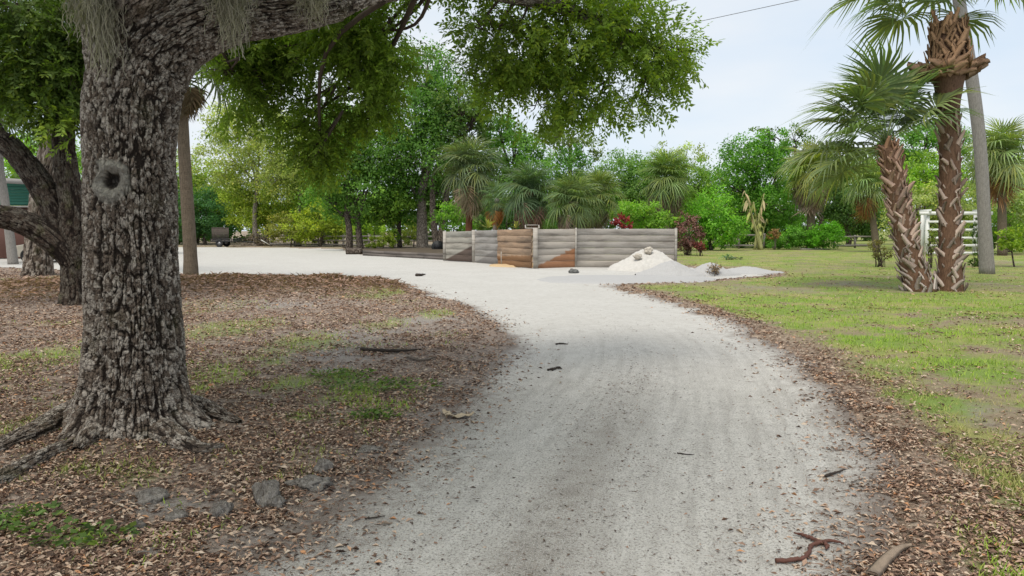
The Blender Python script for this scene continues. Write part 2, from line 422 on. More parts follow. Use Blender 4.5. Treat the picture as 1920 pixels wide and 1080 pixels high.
def ground_mat():
    m, t, out = new_mat('ground_soil_grass_and_leaf_litter'); b = NB(t)
    pos = b.pos(); g = b.attr('grass'); l = b.attr('litter'); s = b.attr('sand'); rt = b.attr('right')
    n_f = b.noise(pos, 38, 5, 0.7); n_m = b.noise(pos, 7, 5, 0.6); n_c = b.noise(pos, 120, 3, 0.6)
    vo = b.n('ShaderNodeTexVoronoi'); vo.inputs['Scale'].default_value = 26; b.l(b.mapping(pos, (1, 1, 0.2)), vo.inputs['Vector'])
    sepc = b.n('ShaderNodeSeparateColor'); b.l(vo.outputs['Color'], sepc.inputs[0])
    soil = b.mix(n_f, (0.10, 0.075, 0.06), (0.46, 0.39, 0.33))
    soil = b.mix(rt, soil, b.mix(n_m, (0.17, 0.13, 0.085), (0.36, 0.30, 0.20)))
    lit = b.ramp(sepc.outputs[0], [(0.0, (0.075, 0.054, 0.044)), (0.4, (0.22, 0.15, 0.115)), (0.72, (0.35, 0.26, 0.2)), (1.0, (0.52, 0.42, 0.34))])
    lit_m = b.math('MULTIPLY', l, b.ramp(n_f, [(0.3, 0.35), (0.6, 1.0)]), True)
    col = b.mix(lit_m, soil, lit)
    sand = b.mix(n_f, (0.2, 0.175, 0.16), (0.42, 0.39, 0.36))
    col = b.mix(b.math('MULTIPLY', s, b.ramp(n_f, [(0.36, 0.3), (0.56, 1.0)])), col, sand)
    gr = b.mix(b.ramp(b.noise(pos, 0.8, 5, .65), [(.44, 0.0), (.68, 1.0)]), (0.19, 0.30, 0.045), (0.44, 0.37, 0.16))
    gr = b.mix(b.math('MULTIPLY', n_f, 0.35), gr, (0.12, 0.17, 0.035))
    gm = b.ramp(b.math('ADD', g, b.math('MULTIPLY', b.math('SUBTRACT', n_m, 0.5), 0.7)), [(0.18, 0.0), (0.55, 1.0)])
    col = b.mix(b.math('MULTIPLY', gm, b.math('ADD', .42, b.math('MULTIPLY', rt, .40))), col, gr)
    h = b.math('ADD', b.math('MULTIPLY', n_f, 1.0), b.math('MULTIPLY', n_c, 0.5))
    b.principled(out, col, 0.95, 0.1, b.bump(h, 0.03, 0.8))
    return m
def drive_mat():
    m, t, out = new_mat('crushed_shell_drive'); b = NB(t)
    pos = b.pos(); e = b.attr('edge'); tr = b.attr('track'); far = b.attr('far')
    big = b.noise(pos, 0.7, 4); mid = b.noise(pos, 6, 5, 0.65); fine = b.noise(pos, 70, 4, 0.7); grit = b.noise(pos, 150, 2, 0.6)
    near = b.mix(big, (0.50, 0.475, 0.432), (0.62, 0.595, 0.55))
    wht = b.mix(big, (0.43, 0.415, 0.385), (0.55, 0.54, 0.51))
    col = b.mix(far, near, wht)
    col = b.mix(b.math('MULTIPLY', b.ramp(mid, [(0.45, 0.0), (0.7, 1.0)]), 0.45), col, (0.34, 0.315, 0.285))
    col = b.mix(b.math('MULTIPLY', tr, b.ramp(mid, [(0.3, 0.45), (0.6, 0.95)])), col, (0.27, 0.24, 0.205))
    cx_ = b.n('ShaderNodeCombineXYZ'); b.l(b.math('MULTIPLY', b.attr('lat'), 9.0), cx_.inputs[0]); b.l(b.math('MULTIPLY', b.attr('along'), .55), cx_.inputs[1])
    strk = b.noise(cx_.outputs[0], 1.0, 5, .65)
    col = b.mix(b.math('MULTIPLY', b.ramp(strk, [(0.44, 0.0), (0.66, 1.0)]), b.math('SUBTRACT', .5, b.math('MULTIPLY', far, .45))), col, (0.30, 0.275, 0.245))
    sp_ = b.math('MULTIPLY', b.ramp(fine, [(0.50, 0.0), (0.62, 1.0)]), b.math('SUBTRACT', 1.0, b.math('MULTIPLY', far, 0.75)))
    col = b.mix(b.math('MULTIPLY', sp_, 0.75), col, (0.14, 0.125, 0.11))
    col = b.mix(b.math('MULTIPLY', b.ramp(grit, [(0.52, 0.0), (0.64, 1.0)]), 0.6), col, (0.66, 0.65, 0.62))
    em = b.ramp(b.math('ADD', e, b.math('MULTIPLY', b.math('SUBTRACT', mid, 0.5), 0.9)), [(0.25, 0.0), (0.9, 1.0)])
    col = b.mix(b.math('MULTIPLY', em, 0.85), col, b.mix(fine, (0.10, 0.075, 0.06), (0.25, 0.20, 0.17)))
    h = b.math('ADD', b.math('MULTIPLY', fine, 1.0), b.math('MULTIPLY', grit, 0.6))
    b.principled(out, col, 0.95, 0.12, b.bump(h, 0.016, 0.7))
    return m

rowsY = np.concatenate([np.linspace(-8, 1.2, 24)[:-1], np.geomspace(1.2, 420, 370)])
cu = np.linspace(-1, 1, 331)
gx = (cu[None, :] * (3.2 + 0.95 * np.maximum(rowsY, 0))[:, None]).ravel()
gy = np.repeat(rowsY, len(cu))
gsd = sdf_poly(gx, gy, DRIVE)
wob = 0.22 * (fbm(xy0(gx, gy, 1.6), 41, 4) - 0.5) * 2
gsdw = gsd + wob * np.clip(gy / 8, 0.6, 2.5)
gzv = ground_z(gx, gy, gsd)
g_, l_, s_, r_ = fields(gx, gy, gsd)
GF = grid_faces(len(rowsY), len(cu), False)
gme = mesh_np('ground', np.stack([gx, gy, gzv], 1), GF, ground_mat(), True, {'grass': g_, 'litter': l_, 'sand': s_, 'right': r_.astype(float)})
tag(link('ground', gme), kind='structure')
# driveway sheet on the same grid, a few millimetres above the ground
keep = (gsdw[GF] < 0.05).all(1) & (gy[GF] < 110).all(1)
dF = GF[keep]; used = np.unique(dF); remap = np.full(len(gx), -1); remap[used] = np.arange(len(used))
dx, dy, dsd = gx[used], gy[used], gsdw[used]
# tyre tracks: a middle hump line of grit and twigs along the bend, darker verge on the inside
CEN = np.array([G(*p)[:2] for p in [(1000, 1078), (1090, 900), (1150, 780), (1185, 700), (1180, 640), (1130, 590), (1060, 560)]])
LFT = np.array([G(*p)[:2] for p in [(520, 1078), (700, 960), (830, 850), (930, 760), (985, 690), (990, 645), (950, 605)]])
def dline(x, y, pl):
    p = np.stack([x, y], 1); d = np.full(len(p), 1e9)
    for A, B in zip(pl[:-1], pl[1:]):
        e = B - A; w = p - A; t_ = np.clip((w @ e) / (e @ e), 0, 1); q = w - t_[:, None] * e; d = np.minimum(d, np.hypot(q[:, 0], q[:, 1]))
    return d
trk = 0.95 * np.exp(-(dline(dx, dy, CEN) / 0.26) ** 2) * sstep(9, 4.5, dy) + 0.55 * np.exp(-(dline(dx, dy, LFT) / 0.35) ** 2) * sstep(11, 5, dy)
trk = trk * (0.35 + 1.1 * fbm(xy0(dx, dy, 1.2), 51, 3))
dzv = gzv[used] + 0.006 + 0.02 * np.exp(-(dline(dx, dy, CEN) / 0.5) ** 2)
# place across and along the bend: wheels leave streaks that follow it
BEND = spline(CEN, 60); dlat = np.zeros(len(dx)); dlon = np.zeros(len(dx)); bd_ = np.full(len(dx), 1e9); run = 0.0
for A_, B_ in zip(BEND[:-1], BEND[1:]):
    e_ = B_ - A_; l_e = np.hypot(*e_); w_ = np.stack([dx, dy], 1) - A_; t_ = np.clip(w_ @ e_ / l_e ** 2, 0, 1); q_ = w_ - t_[:, None] * e_; d_ = np.hypot(q_[:, 0], q_[:, 1])
    c_ = d_ < bd_; bd_ = np.where(c_, d_, bd_); dlat = np.where(c_, np.sign(e_[0] * w_[:, 1] - e_[1] * w_[:, 0]) * d_, dlat); dlon = np.where(c_, run + t_ * l_e, dlon); run += l_e
edge_a = np.exp(np.minimum(dsd, 0) / 0.30)
farv = sstep(7, 15, dy)
dme = mesh_np('driveway', np.stack([dx, dy, dzv], 1), remap[dF], drive_mat(), True, {'edge': edge_a, 'track': trk, 'far': farv, 'lat': dlat, 'along': dlon})
tag(link('driveway', dme), kind='structure')

# ------------------------------------------------------------------ bark-covered trunks (hero oaks)
def bark_tube(pts, rad, n_around, stations, cu_=0.023, cv_=0.05, amp=0.02, seed=1, flare=None, scars=(), rmod=None):
    """pts control points, rad radii at them, stations = positions 0..len-1 along them"""
    u = np.asarray(stations); p = spline(pts, u)
    r = np.interp(u, np.arange(len(rad)), rad)
    t, a, b = frames(p)
    s = np.concatenate([[0], np.cumsum(np.linalg.norm(np.diff(p, axis=0), axis=1))])
    th = np.linspace(0, 2 * np.pi, n_around, endpoint=False)
    TH, S = np.meshgrid(th, s); Rr = np.repeat(r[:, None], n_around, 1)
    N = (np.cos(TH)[..., None] * a[:, None] + np.sin(TH)[..., None] * b[:, None])
    rm = float(np.median(r)); nu = max(6, int(round(2 * np.pi * rm / cu_)))
    q = np.stack([np.cos(TH).ravel() * 2, np.sin(TH).ravel() * 2, S.ravel() * 2.0], 1)
    lump = (fbm(q, seed + 60, 3) - 0.5)
    ql = q * np.array([1, 1, .55])
    fine = fbm(np.stack([np.cos(TH).ravel() * rm * 75, np.sin(TH).ravel() * rm * 75, S.ravel() * 34], 1), seed + 80, 3) - .5
    wu = (fbm(ql * 2.4, seed + 20, 3) - 0.5) * 4.2 + fine * .5; wv = (fbm(q * 3.2, seed + 30, 3) - 0.5) * 2.2 + fine * .4
    # furrows join and part again up the trunk; finer cracks break the ridges between them
    cyl = lambda w, h, k: np.stack([np.cos(TH).ravel() * rm / w + wu * .16 + k, np.sin(TH).ravel() * rm / w + wu * .16, S.ravel() / h + wv * .25], 1)
    r1 = np.abs(2 * vnoise(cyl(cu_ * 1.25, cv_ * 2.9, 0), seed + 1) - 1); r2 = np.abs(2 * vnoise(cyl(cu_ * .72, cv_ * 1.25, 7.7), seed + 2) - 1)
    f1b, eb, idd = worley(TH.ravel() / (2 * np.pi) * nu + wu * 1.2 + .3, S.ravel() / (cv_ * .8) + wv * 1.3, nu, seed + 5)
    hgt = sstep(.0, .20, r1 + fine * .12) * (.40 + .60 * sstep(.0, .20, r2 + fine * .16)) - .34 * (1 - sstep(0.0, 0.2, eb + fine * .25)) + .20 * (idd - .5) + .55 * fine
    hgt = np.clip(hgt, 0, 1.1)
    Rv = Rr.ravel() * (1 + 0.13 * lump)
    if flare is not None: Rv = Rv * flare(N.reshape(-1, 3), S.ravel())
    P0 = np.repeat(p, n_around, 0); Nn = N.reshape(-1, 3)
    base = P0 + Nn * Rv[:, None]
    scar = np.zeros(len(Rv)); hole = np.zeros(len(Rv)); push = np.zeros(len(Rv))
    for (c, rx, rz) in scars:
        d = np.hypot((base[:, 0] - c[0]) / rx, (base[:, 2] - c[2]) / rz)
        wob_ = 0.42 * (fbm(base * 11, seed + 70, 4) - 0.5) * 2
        d = np.where(base[:, 1] < P0[:, 1], d, 9) + wob_
        rim = np.exp(-((d - 0.78) / 0.26) ** 2)
        push += 0.036 * rim * (.5 + fbm(base * 26, seed + 71, 3)) - 0.06 * sstep(0.55, 0.22, d) * (.6 + .8 * fbm(base * 30, seed + 72, 2))
        scar = np.maximum(scar, sstep(1.3, 1.0, d) * sstep(0.36, 0.5, d)); hole = np.maximum(hole, .8 * sstep(0.44, 0.25, d) * (.5 + .8 * fbm(base * 30, seed + 75, 2)))
        hgt = np.where(d < 1.15, hgt * (0.25 + 0.75 * sstep(0.85, 1.2, d)) + 0.3 * fbm(base * 40, 3, 2) * sstep(1.1, .8, d), hgt)
    V = base + Nn * (amp * (hgt - 0.35) + push)[:, None]
    bark_co = np.stack([np.cos(TH).ravel() * rm + wu * .006, np.sin(TH).ravel() * rm + wu * .006, S.ravel() + wv * .01], 1)
    return V, grid_faces(len(p), n_around, True), {'co': bark_co, 'h': hgt, 'rnd': idd, 'scar': scar, 'hole': hole}
def st(n0, segs):                        # stations with given counts per control interval
    out = [0.0]
    for i, k in enumerate(segs): out += list(i + np.arange(1, k + 1) / k)
    return np.array(out) + n0

oak = thing('oak_tree', 'large oak with deeply furrowed grey bark and a round knothole', 'tree', (OAK[0], OAK[1], 0))
def local(V, root): return V - np.array(root.location)[None]
Yt = 5.75
tp = [P(255, 868, Yt), P(254, 800, Yt), P(252, 720, Yt), P(251, 600, Yt), P(247, 450, Yt), P(244, 300, Yt), P(248, 200, Yt + .02), P(272, 115, Yt + .05), P(335, 52, Yt + .12), P(430, 18, Yt + .25), P(530, 5, Yt + .42), P(630, -12, Yt + .65)]
tr_ = [0.385, 0.365, 0.342, 0.318, 0.302, 0.300, 0.325, 0.325, 0.29, 0.25, 0.23, 0.20]
def oak_flare(N, s):
    s = np.maximum(s - .20, 0); ph = np.arctan2(N[:, 1], N[:, 0]); f = 1 + .10 * np.exp(-s / .5)
    for a0, am, w, h in ((3.05, 1.75, .42, .14), (-.15, 1.45, .40, .16), (-.95, .75, .32, .12), (-2.2, .85, .34, .12), (-1.6, .3, .22, .12), (1.0, .9, .35, .15), (2.1, .9, .35, .15)):
        d = (ph - a0 + np.pi) % (2 * np.pi) - np.pi
        f = f + am * np.exp(-(d / w) ** 2) * np.exp(-s / h) + .10 * np.exp(-(d / .4) ** 2) * np.exp(-s / .7)
    return f
V, F, A = bark_tube(tp, tr_, 450, st(0, [40, 46, 70, 92, 92, 64, 50, 44, 40, 34, 26]), seed=3, amp=0.027, flare=oak_flare,
                    scars=[(P(208, 341, Yt - .3), 0.115, 0.135)])
link('trunk', mesh_np('trunk', local(V, oak), F, OAKBARK, True, A), oak)
# second leader going up out of the trunk, and the far length of the limb
lp = [P(246, 210, Yt + .05), P(232, 110, Yt + .06), P(215, 0, Yt + .1), P(190, -140, Yt + .2), P(140, -330, Yt + .5), P(80, -560, Yt + 1.0)]
V, F, A = bark_tube(lp, [0.24, 0.255, 0.23, 0.21, 0.18, 0.10], 200, st(0, [26, 34, 30, 12, 12]), seed=8, amp=0.026)
link('limb', mesh_np('limb', local(V, oak), F, OAKBARK, True, A), oak)
LIMB = [P(610, -8, Yt + .6), P(700, -28, 6.7), P(830, -30, 7.3), P(980, -5, 7.9), P(1100, 30, 8.3), P(1210, 75, 8.6)]
V, F, A = bark_tube(LIMB, [0.20, 0.155, 0.11, 0.075, 0.045, 0.02], 90, st(0, [24, 24, 20, 16, 14]), seed=12, amp=0.016)
link('limb', mesh_np('limb', local(V, oak), F, OAKBARK, True, A), oak)
LIMB2 = [P(222, 40, Yt + .1), P(280, -60, 5.2), P(420, -210, 4.4), P(640, -420, 3.6), P(900, -620, 3.0)]
V, F, A = bark_tube(LIMB2, [0.18, 0.15, 0.13, 0.10, 0.05], 60, st(0, [14, 14, 14, 10]), seed=15, amp=0.015)
link('limb', mesh_np('limb', local(V, oak), F, OAKBARK, True, A), oak)
for k, (pts, rr) in enumerate([
        ([P(235, 765, 5.75), G(140, 806), G(70, 833), G(0, 856), G(-90, 880)], [0.15, 0.13, 0.085, 0.06, 0.03]),
        ([P(275, 765, 5.75), G(372, 800), G(405, 801), G(450, 808)], [0.16, 0.13, 0.075, 0.02]),
        ([P(265, 800, 5.7), G(322, 842), G(372, 858), G(420, 850)], [0.13, 0.09, 0.05, 0.02]),
        ([G(170, 830), G(95, 868), G(20, 903), G(-80, 945)], [0.06, 0.05, 0.055, 0.04]),
        ([P(240, 800, 5.7), G(175, 840), G(145, 862)], [0.14, 0.08, 0.03])]):
    pts = [np.array(p) for p in pts]
    for i, p in enumerate(pts):
        if i: p[2] = gz(p[0], p[1]) + rr[i] * 0.25
    V, F, A = bark_tube(pts, rr, 70, st(0, [26] * (len(pts) - 1)), seed=30 + k, amp=0.014, cu_=0.02, cv_=0.05)
    link('root', mesh_np('root', local(V, oak), F, OAKBARK, True, A), oak)

# ------------------------------------------------------------------ leaf sprays of the near oaks
def make_spray(nl=11, L=0.24, leaf=0.058):
    V = []; F = []; k = 0
    tw = np.array([[-.0025, 0, 0], [.0025, 0, 0], [.0015, L, .01], [-.0015, L, .01]]); V.append(tw); F += [[0, 1, 2], [0, 2, 3]]; k = 4
    isl = [0] * 4
    for i in range(nl):
        s = (0.15 + 0.85 * i / (nl - 1)); sd_ = 1 if i % 2 else -1
        ang = sd_ * math.radians(rng.uniform(25, 75)) if i < nl - 1 else 0
        d = np.array([math.sin(ang), math.cos(ang), rng.uniform(-.45, .35)])
        R = rots(d[None], np.array([[rng.uniform(-.5, .5), rng.uniform(-.3, .3), 1.0]]))[0]
        ll = leaf * rng.uniform(0.75, 1.25)
        V.append((LEAF_V * np.array([1.0, 1, 1]) * ll) @ R.T + np.array([0, s * L, 0.01 * s])); F += (LEAF_F + k).tolist(); k += 4; isl += [1] * 4
    return np.concatenate(V), np.array(F), np.array(isl)
SPRAYS = [make_spray() for _ in range(5)]
def clump_points(c, r, n, seed, thr=0.40, freq=1.6):
    out = []
    while sum(map(len, out)) < n:
        d = rand_unit(n * 3); rad_ = rng.uniform(0, 1, n * 3) ** 0.42
        p = d * rad_[:, None] * np.asarray(r) + np.asarray(c)
        keepm = fbm(p * freq, seed, 3) + 0.16 * (1 - rad_) > thr + rng.uniform(0, .06, n * 3)
        out.append(p[keepm])
    return np.concatenate(out)[:n]
def spray_crown(name, root, clumps, color, scale=1.0, seed=0, parent=None, droop=0.5, thr=0.44):
    VV = []; FF = []; RR = []; k = 0
    for ci, (c, r, n) in enumerate(clumps):
        p = clump_points(c, r, n, seed + ci, thr)
        d = (p - c) / np.asarray(r); d = d * 0.8 + rand_unit(len(p)) * 0.7 + np.array([0, 0, -droop])
        R = rots(d, rand_unit(len(p)) * 0.7 + np.array([0, 0, 1.0]))
        tone = np.clip(fbm(p * 1.1, seed + 90, 3) * 1.6 - 0.3, 0, 1)
        for v in range(len(SPRAYS)):
            m = np.arange(len(p)) % len(SPRAYS) == v
            if not m.any(): continue
            bV, bF, isl = SPRAYS[v]
            V, F = scatter(bV, bF, p[m], R[m], scale * rng.uniform(0.8, 1.25, m.sum()))
            VV.append(V); FF.append(F + k); k += len(V)
            nl = len(bV) // 4
            lr = np.repeat(rng.uniform(0, 1, (m.sum(), nl)), 4, axis=1) * 0.6 + tone[m][:, None] * 0.4
            RR.append(lr.ravel())
    me = mesh_np(name, local(np.concatenate(VV), root), np.concatenate(FF), LEAF, False, {'rnd': np.concatenate(RR)})
    o = link(name, me, parent or root); o.color = (*color, 1)
    return o
def branch_set(name, root, starts, clumps, mat, r0=0.035, sub=6, sides=5):
    """branches from the nearest point of the given limbs to each clump, forking into it"""
    mb = MB()
    S = np.concatenate([spline(s, 30) for s in starts])
    for c, r, n in clumps:
        c = np.asarray(c); i = np.argmin(np.linalg.norm(S - c, axis=1) + 0.3 * np.maximum(0, c[2] - S[:, 2])); a = S[i]
        L = np.linalg.norm(c - a); rr = min(r0 * (0.5 + 0.25 * L), 0.09)
        mid = (a + c) / 2 + rng.normal(size=3) * 0.08 * L + np.array([0, 0, 0.06 * L])
        mb.tube([a, mid, c], [rr, rr * .7, rr * .45], sides, 9)
        for k in range(sub):
            e = c + rand_unit(1)[0] * np.asarray(r) * rng.uniform(.6, .95)
            m2 = (c + e) / 2 + rng.normal(size=3) * 0.1 * np.mean(r)
            s0 = a * .3 + c * .7 if k % 2 else c
            mb.tube([s0, m2, e], [rr * .45, rr * .3, rr * .12], 4, 6)
            for q in range(2):
                e2 = m2 * .5 + e * .5 + rand_unit(1)[0] * np.asarray(r) * .35
                mb.tube([m2, (m2 + e2) / 2 + rng.normal(size=3) * .03, e2], [rr * .25, rr * .18, rr * .08], 3, 4)
    V = local(np.concatenate(mb.V), root); mb.V = [V]
    return mb.build(name, mat, root, True)

def cl(px, py, Y, rx, ry, n, rz=None):   # clump centre by picture place and distance, radii in picture px
    k = Y / FPX; rx *= k; ry *= k
    return (P(px, py, Y), (rx, rz or (rx + ry) * .5, ry), n)
OAKCL = [cl(440, 140, 8.2, 60, 80, 330), cl(520, 120, 8.6, 80, 100, 560), cl(580, 220, 8.8, 75, 90, 480), cl(500, 60, 8.8, 110, 60, 380), cl(650, 120, 8.4, 90, 110, 640),
         cl(700, 60, 8.2, 80, 90, 460), cl(600, 290, 8.7, 40, 40, 120), cl(690, 200, 8.6, 60, 45, 200),
         cl(640, 20, 8.0, 130, 70, 400), cl(745, -20, 7.8, 50, 30, 60),
         cl(905, 55, 8.0, 50, 55, 110), cl(970, 50, 8.2, 85, 90, 330), cl(1060, 60, 8.4, 110, 90, 480), cl(1150, 80, 8.6, 100, 85, 460), cl(1240, 110, 8.7, 65, 60, 230),
         cl(930, 150, 8.3, 70, 60, 170), cl(1010, 170, 8.4, 90, 60, 230), cl(1120, 190, 8.6, 80, 45, 170), cl(1180, 30, 8.6, 60, 45, 220), cl(1080, -40, 8.2, 150, 60, 260), cl(900, -60, 7.8, 120, 45, 130),
         cl(1200, 185, 8.7, 40, 35, 50), cl(1280, 95, 8.9, 28, 35, 50)]
OAKUP = [((-2.9, 6.2, 6.2), (2.2, 2.2, 1.2), 420), ((-1.2, 4.6, 5.7), (1.9, 1.9, 1.0), 260), ((0.2, 3.6, 5.6), (1.6, 1.6, .9), 130), ((-4.6, 5.2, 5.4), (2.2, 2.4, 1.2), 420),  # crown overhead, out of view; put in to shade the near drive
         ((-2.4, 2.4, 5.4), (2.2, 2.0, 1.0), 380), ((-1.2, 1.2, 5.2), (1.8, 1.6, .9), 130), ((-0.2, 7.2, 6.0), (2, 1.8, 1.0), 130)]
OAKUP = [(np.array(a), b, n) for a, b, n in OAKUP]
spray_crown('crown', oak, OAKCL, (0.13, 0.185, 0.032), 1.0, 100, thr=0.43)
spray_crown('crown', oak, OAKUP, (0.105, 0.185, 0.034), 2.3, 140, thr=0.40)
branch_set('branch', oak, [LIMB, tp[8:]], OAKCL, TWIG, 0.03)
branch_set('branch', oak, [LIMB2, lp, LIMB], OAKUP, TWIG, 0.05)

def moss(label, px, py, Y, wpx, lens, n, seed):
    """beard of hanging strands"""
    r = random.Random(seed); k = Y / FPX
    root_p = P(px, py, Y); o = thing('spanish_moss', label, 'moss', root_p)
    VV = []; FF = []; RR = []; kk = 0
    for i in range(n):
        x0 = r.gauss(0, wpx * .42) * k; y0 = r.gauss(0, .05); L = lens * k * r.uniform(.12, 1.0) ** 1.3 * (1 - 0.5 * abs(x0) / (wpx * k + 1e-6))
        L = max(L, .08); m = 14
        z = -np.linspace(0, L, m); ph = r.uniform(0, 6); f = r.uniform(14, 30); am = r.uniform(.006, .018)
        xx = x0 + np.cumsum([r.gauss(0, .011) for _ in range(m)]) + am * np.sin(z * f + ph) + r.uniform(-.10, .10) * (-z); yy = y0 + np.cumsum([r.gauss(0, .011) for _ in range(m)]) + am * np.cos(z * f * .8 + ph)
        w = r.uniform(.0012, .0034); a = r.uniform(0, 3.1)
        dx_, dy_ = math.cos(a) * w, math.sin(a) * w
        V = np.concatenate([np.stack([xx - dx_, yy - dy_, z], 1), np.stack([xx + dx_, yy + dy_, z], 1)])
        j = np.arange(m - 1); F = np.stack([j, j + m, j + m + 1, j + 1], 1)
        VV.append(V); FF.append(F + kk); kk += len(V); RR.append(np.full(len(V), r.random()))
    me = mesh_np('strands', np.concatenate(VV), np.concatenate(FF), MOSS, False, {'rnd': np.concatenate(RR)})
    s = link('strands', me, o); s.color = (0.27, 0.245, 0.20, 1); return o
moss('pale grey moss beard hanging in front of the great oak trunk below its fork', 188, -25, 5.35, 36, 180, 350, 1)
moss('small grey moss tuft hanging free beside the great oak trunk, against dark leaves', 145, -25, 5.45, 26, 110, 230, 2)
moss('grey moss curtain draped over the thick bend of the oak limb', 432, -18, 5.5, 46, 128, 320, 3)
moss('thin grey moss wisps on the oak limb where it meets the hanging leaves', 585, -22, 5.9, 40, 80, 240, 4)

# ------------------------------------------------------------------ forked oak and old oak behind it
g0 = GP(142, 570); Y2 = g0[1]
oak2 = thing('forked_oak', 'dark brown oak forking low into three crooked limbs, behind the great oak', 'tree', g0)
main = [P(142, 578, Y2), P(140, 545, Y2), P(139, 500, Y2), P(138, 440, Y2), P(140, 400, Y2), P(128, 340, Y2), P(121, 290, Y2), P(120, 230, Y2), P(135, 150, Y2 + .2), P(150, 40, Y2 + .4), P(150, -120, Y2 + .6)]
V, F, A = bark_tube(main, [.34, .25, .23, .255, .25, .215, .2, .19, .17, .13, .08], 90, st(0, [10, 16, 18, 18, 16, 14, 14, 14, 12, 10]), seed=44, amp=.035, cu_=.06, cv_=.12)
link('trunk', mesh_np('trunk', local(V, oak2), F, OAKBARK_BROWN, True, A), oak2)
LB = [P(138, 495, Y2 - .05), P(115, 462, Y2 - .12), P(75, 432, Y2 - .25), P(30, 412, Y2 - .4), P(-20, 400, Y2 - .5), P(-160, 350, Y2 - .6)]
V, F, A = bark_tube(LB, [.2, .27, .25, .23, .21, .12], 80, st(0, [12, 16, 18, 14, 14]), seed=46, amp=.035, cu_=.06, cv_=.12)
link('limb', mesh_np('limb', local(V, oak2), F, OAKBARK_BROWN, True, A), oak2)
LC = [P(122, 455, Y2 + .05), P(108, 405, Y2 + .05), P(85, 360, Y2 + .05), P(52, 312, Y2 + .05), P(20, 275, Y2 + .1), P(-15, 245, Y2 + .2), P(-60, 120, Y2 + .3), P(-60, -60, Y2 + .4)]
V, F, A = bark_tube(LC, [.2, .25, .25, .23, .215, .2, .15, .08], 80, st(0, [10, 14, 14, 14, 12, 10, 10]), seed=48, amp=.035, cu_=.06, cv_=.12)
link('limb', mesh_np('limb', local(V, oak2), F, OAKBARK_BROWN, True, A), oak2)
CL2 = [cl(60, 60, 15.5, 110, 70, 420), cl(30, 140, 15.2, 70, 60, 260), cl(110, 140, 15.5, 70, 70, 330), cl(150, 60, 16, 70, 80, 300), cl(150, 190, 15.8, 50, 40, 130), cl(20, 10, 15, 100, 40, 220), cl(200, 30, 16, 80, 70, 200), cl(-60, 100, 15, 80, 120, 160), cl(80, 215, 15.8, 40, 25, 70)]
spray_crown('crown', oak2, CL2, (0.07, 0.105, 0.024), 1.9, 200, thr=0.42)
branch_set('branch', oak2, [main[5:], LC[4:]], CL2, TWIG, .05)
SPR = [cl(105, 222, 15.4, 36, 22, 34), cl(120, 250, 15.4, 30, 14, 16), cl(90, 205, 15.4, 22, 14, 14)]
spray_crown('sprout', oak2, SPR, (0.17, 0.24, 0.045), 2.2, 230, droop=-.3, thr=.2)['label'] = 'bright yellow-green fresh shoots on the middle limb'
g3 = GP(70, 516); Y3 = g3[1]
oak3 = thing('old_oak', 'thick grey oak trunk standing by the sandy lot, half hidden by the forked oak', 'tree', g3)
V, F, A = bark_tube([P(70, 522, Y3), P(71, 505, Y3), P(72, 470, Y3), P(74, 420, Y3), P(82, 340, Y3), P(98, 250, Y3), P(110, 100, Y3)], [.52, .44, .40, .36, .32, .28, .18], 90, st(0, [8, 14, 14, 16, 14, 12]), seed=52, amp=.045, cu_=.08, cv_=.16)
link('trunk', mesh_np('trunk', local(V, oak3), F, OAKBARK, True, A), oak3)
CL3 = [cl(60, 30, Y3, 120, 70, 200), cl(160, 120, Y3, 60, 80, 120), cl(0, 180, Y3, 50, 40, 70), cl(40, 100, Y3, 80, 60, 120)]
spray_crown('crown', oak3, CL3, (0.08, 0.12, 0.026), 3.0, 260, thr=.4)
branch_set('branch', oak3, [[P(82, 340, Y3), P(98, 250, Y3), P(110, 100, Y3)]], CL3, TWIG, .06)

# ------------------------------------------------------------------ palms
def frond_mesh(name, seed, pet=0.95, fan=1.0, nseg=34, droop=0.55, mat=None, spread=150, width=0.022, fold=.3):
    r = random.Random(seed); mb = MB()
    Lp = pet; hub = lambda t: np.array([0, Lp * t, -0.10 * Lp * t * t])
    mb.tube([hub(0), hub(.5), hub(1)], [.022, .016, .012], 4, 5, True, 0.75)
    # costa running on through the blade and arching down
    def arch(q):
        rr = q[:, 1]; z = q[:, 2] - droop * np.maximum(rr, 0) ** 2 * .55 + fold * np.abs(q[:, 0]) * .8 - droop * .5 * np.abs(q[:, 0]) ** 2
        return np.stack([q[:, 0], rr, z], 1)
    VV = []; F3 = []; F4 = []
    o = hub(1)
    for i in range(nseg):
        a = math.radians(-spread + 2 * spread * i / (nseg - 1) + r.uniform(-2, 2))
        L = fan * (0.62 + 0.38 * math.cos(a * .55)) * r.uniform(.88, 1.08)
        cst = max(0.0, math.cos(a * .6)) * 0.30 * fan            # root slides along the costa
        dv = np.array([math.sin(a), math.cos(a)]); nv = np.array([math.cos(a), -math.sin(a)])
        ss = [0.02, 0.35, 0.68, 1.0]; ww = [.006, width, width * .8, .001]
        bend = r.uniform(.15, .75)
        row = []
        for s_, w_ in zip(ss, ww):
            c2 = dv * (L * s_) + np.array([0, cst * min(1, 1.6 * (1 - abs(a) / 2.8))])
            dz = -bend * max(0, s_ - .5) ** 1.6 * 2.2 * L
            for sg in (-1, 0, 1):
                row.append([c2[0] + nv[0] * w_ * sg, c2[1] + nv[1] * w_ * sg, dz + (0.35 * w_ if sg == 0 else 0)])
        q = arch(np.array(row)) + o
        f = []
        for k in range(3):
            for c_ in range(2): f.append([k * 3 + c_, k * 3 + c_ + 1, k * 3 + c_ + 4, k * 3 + c_ + 3])
        mb.add(q, f, r.random())
    return mb.mesh(name, mat or FROND)
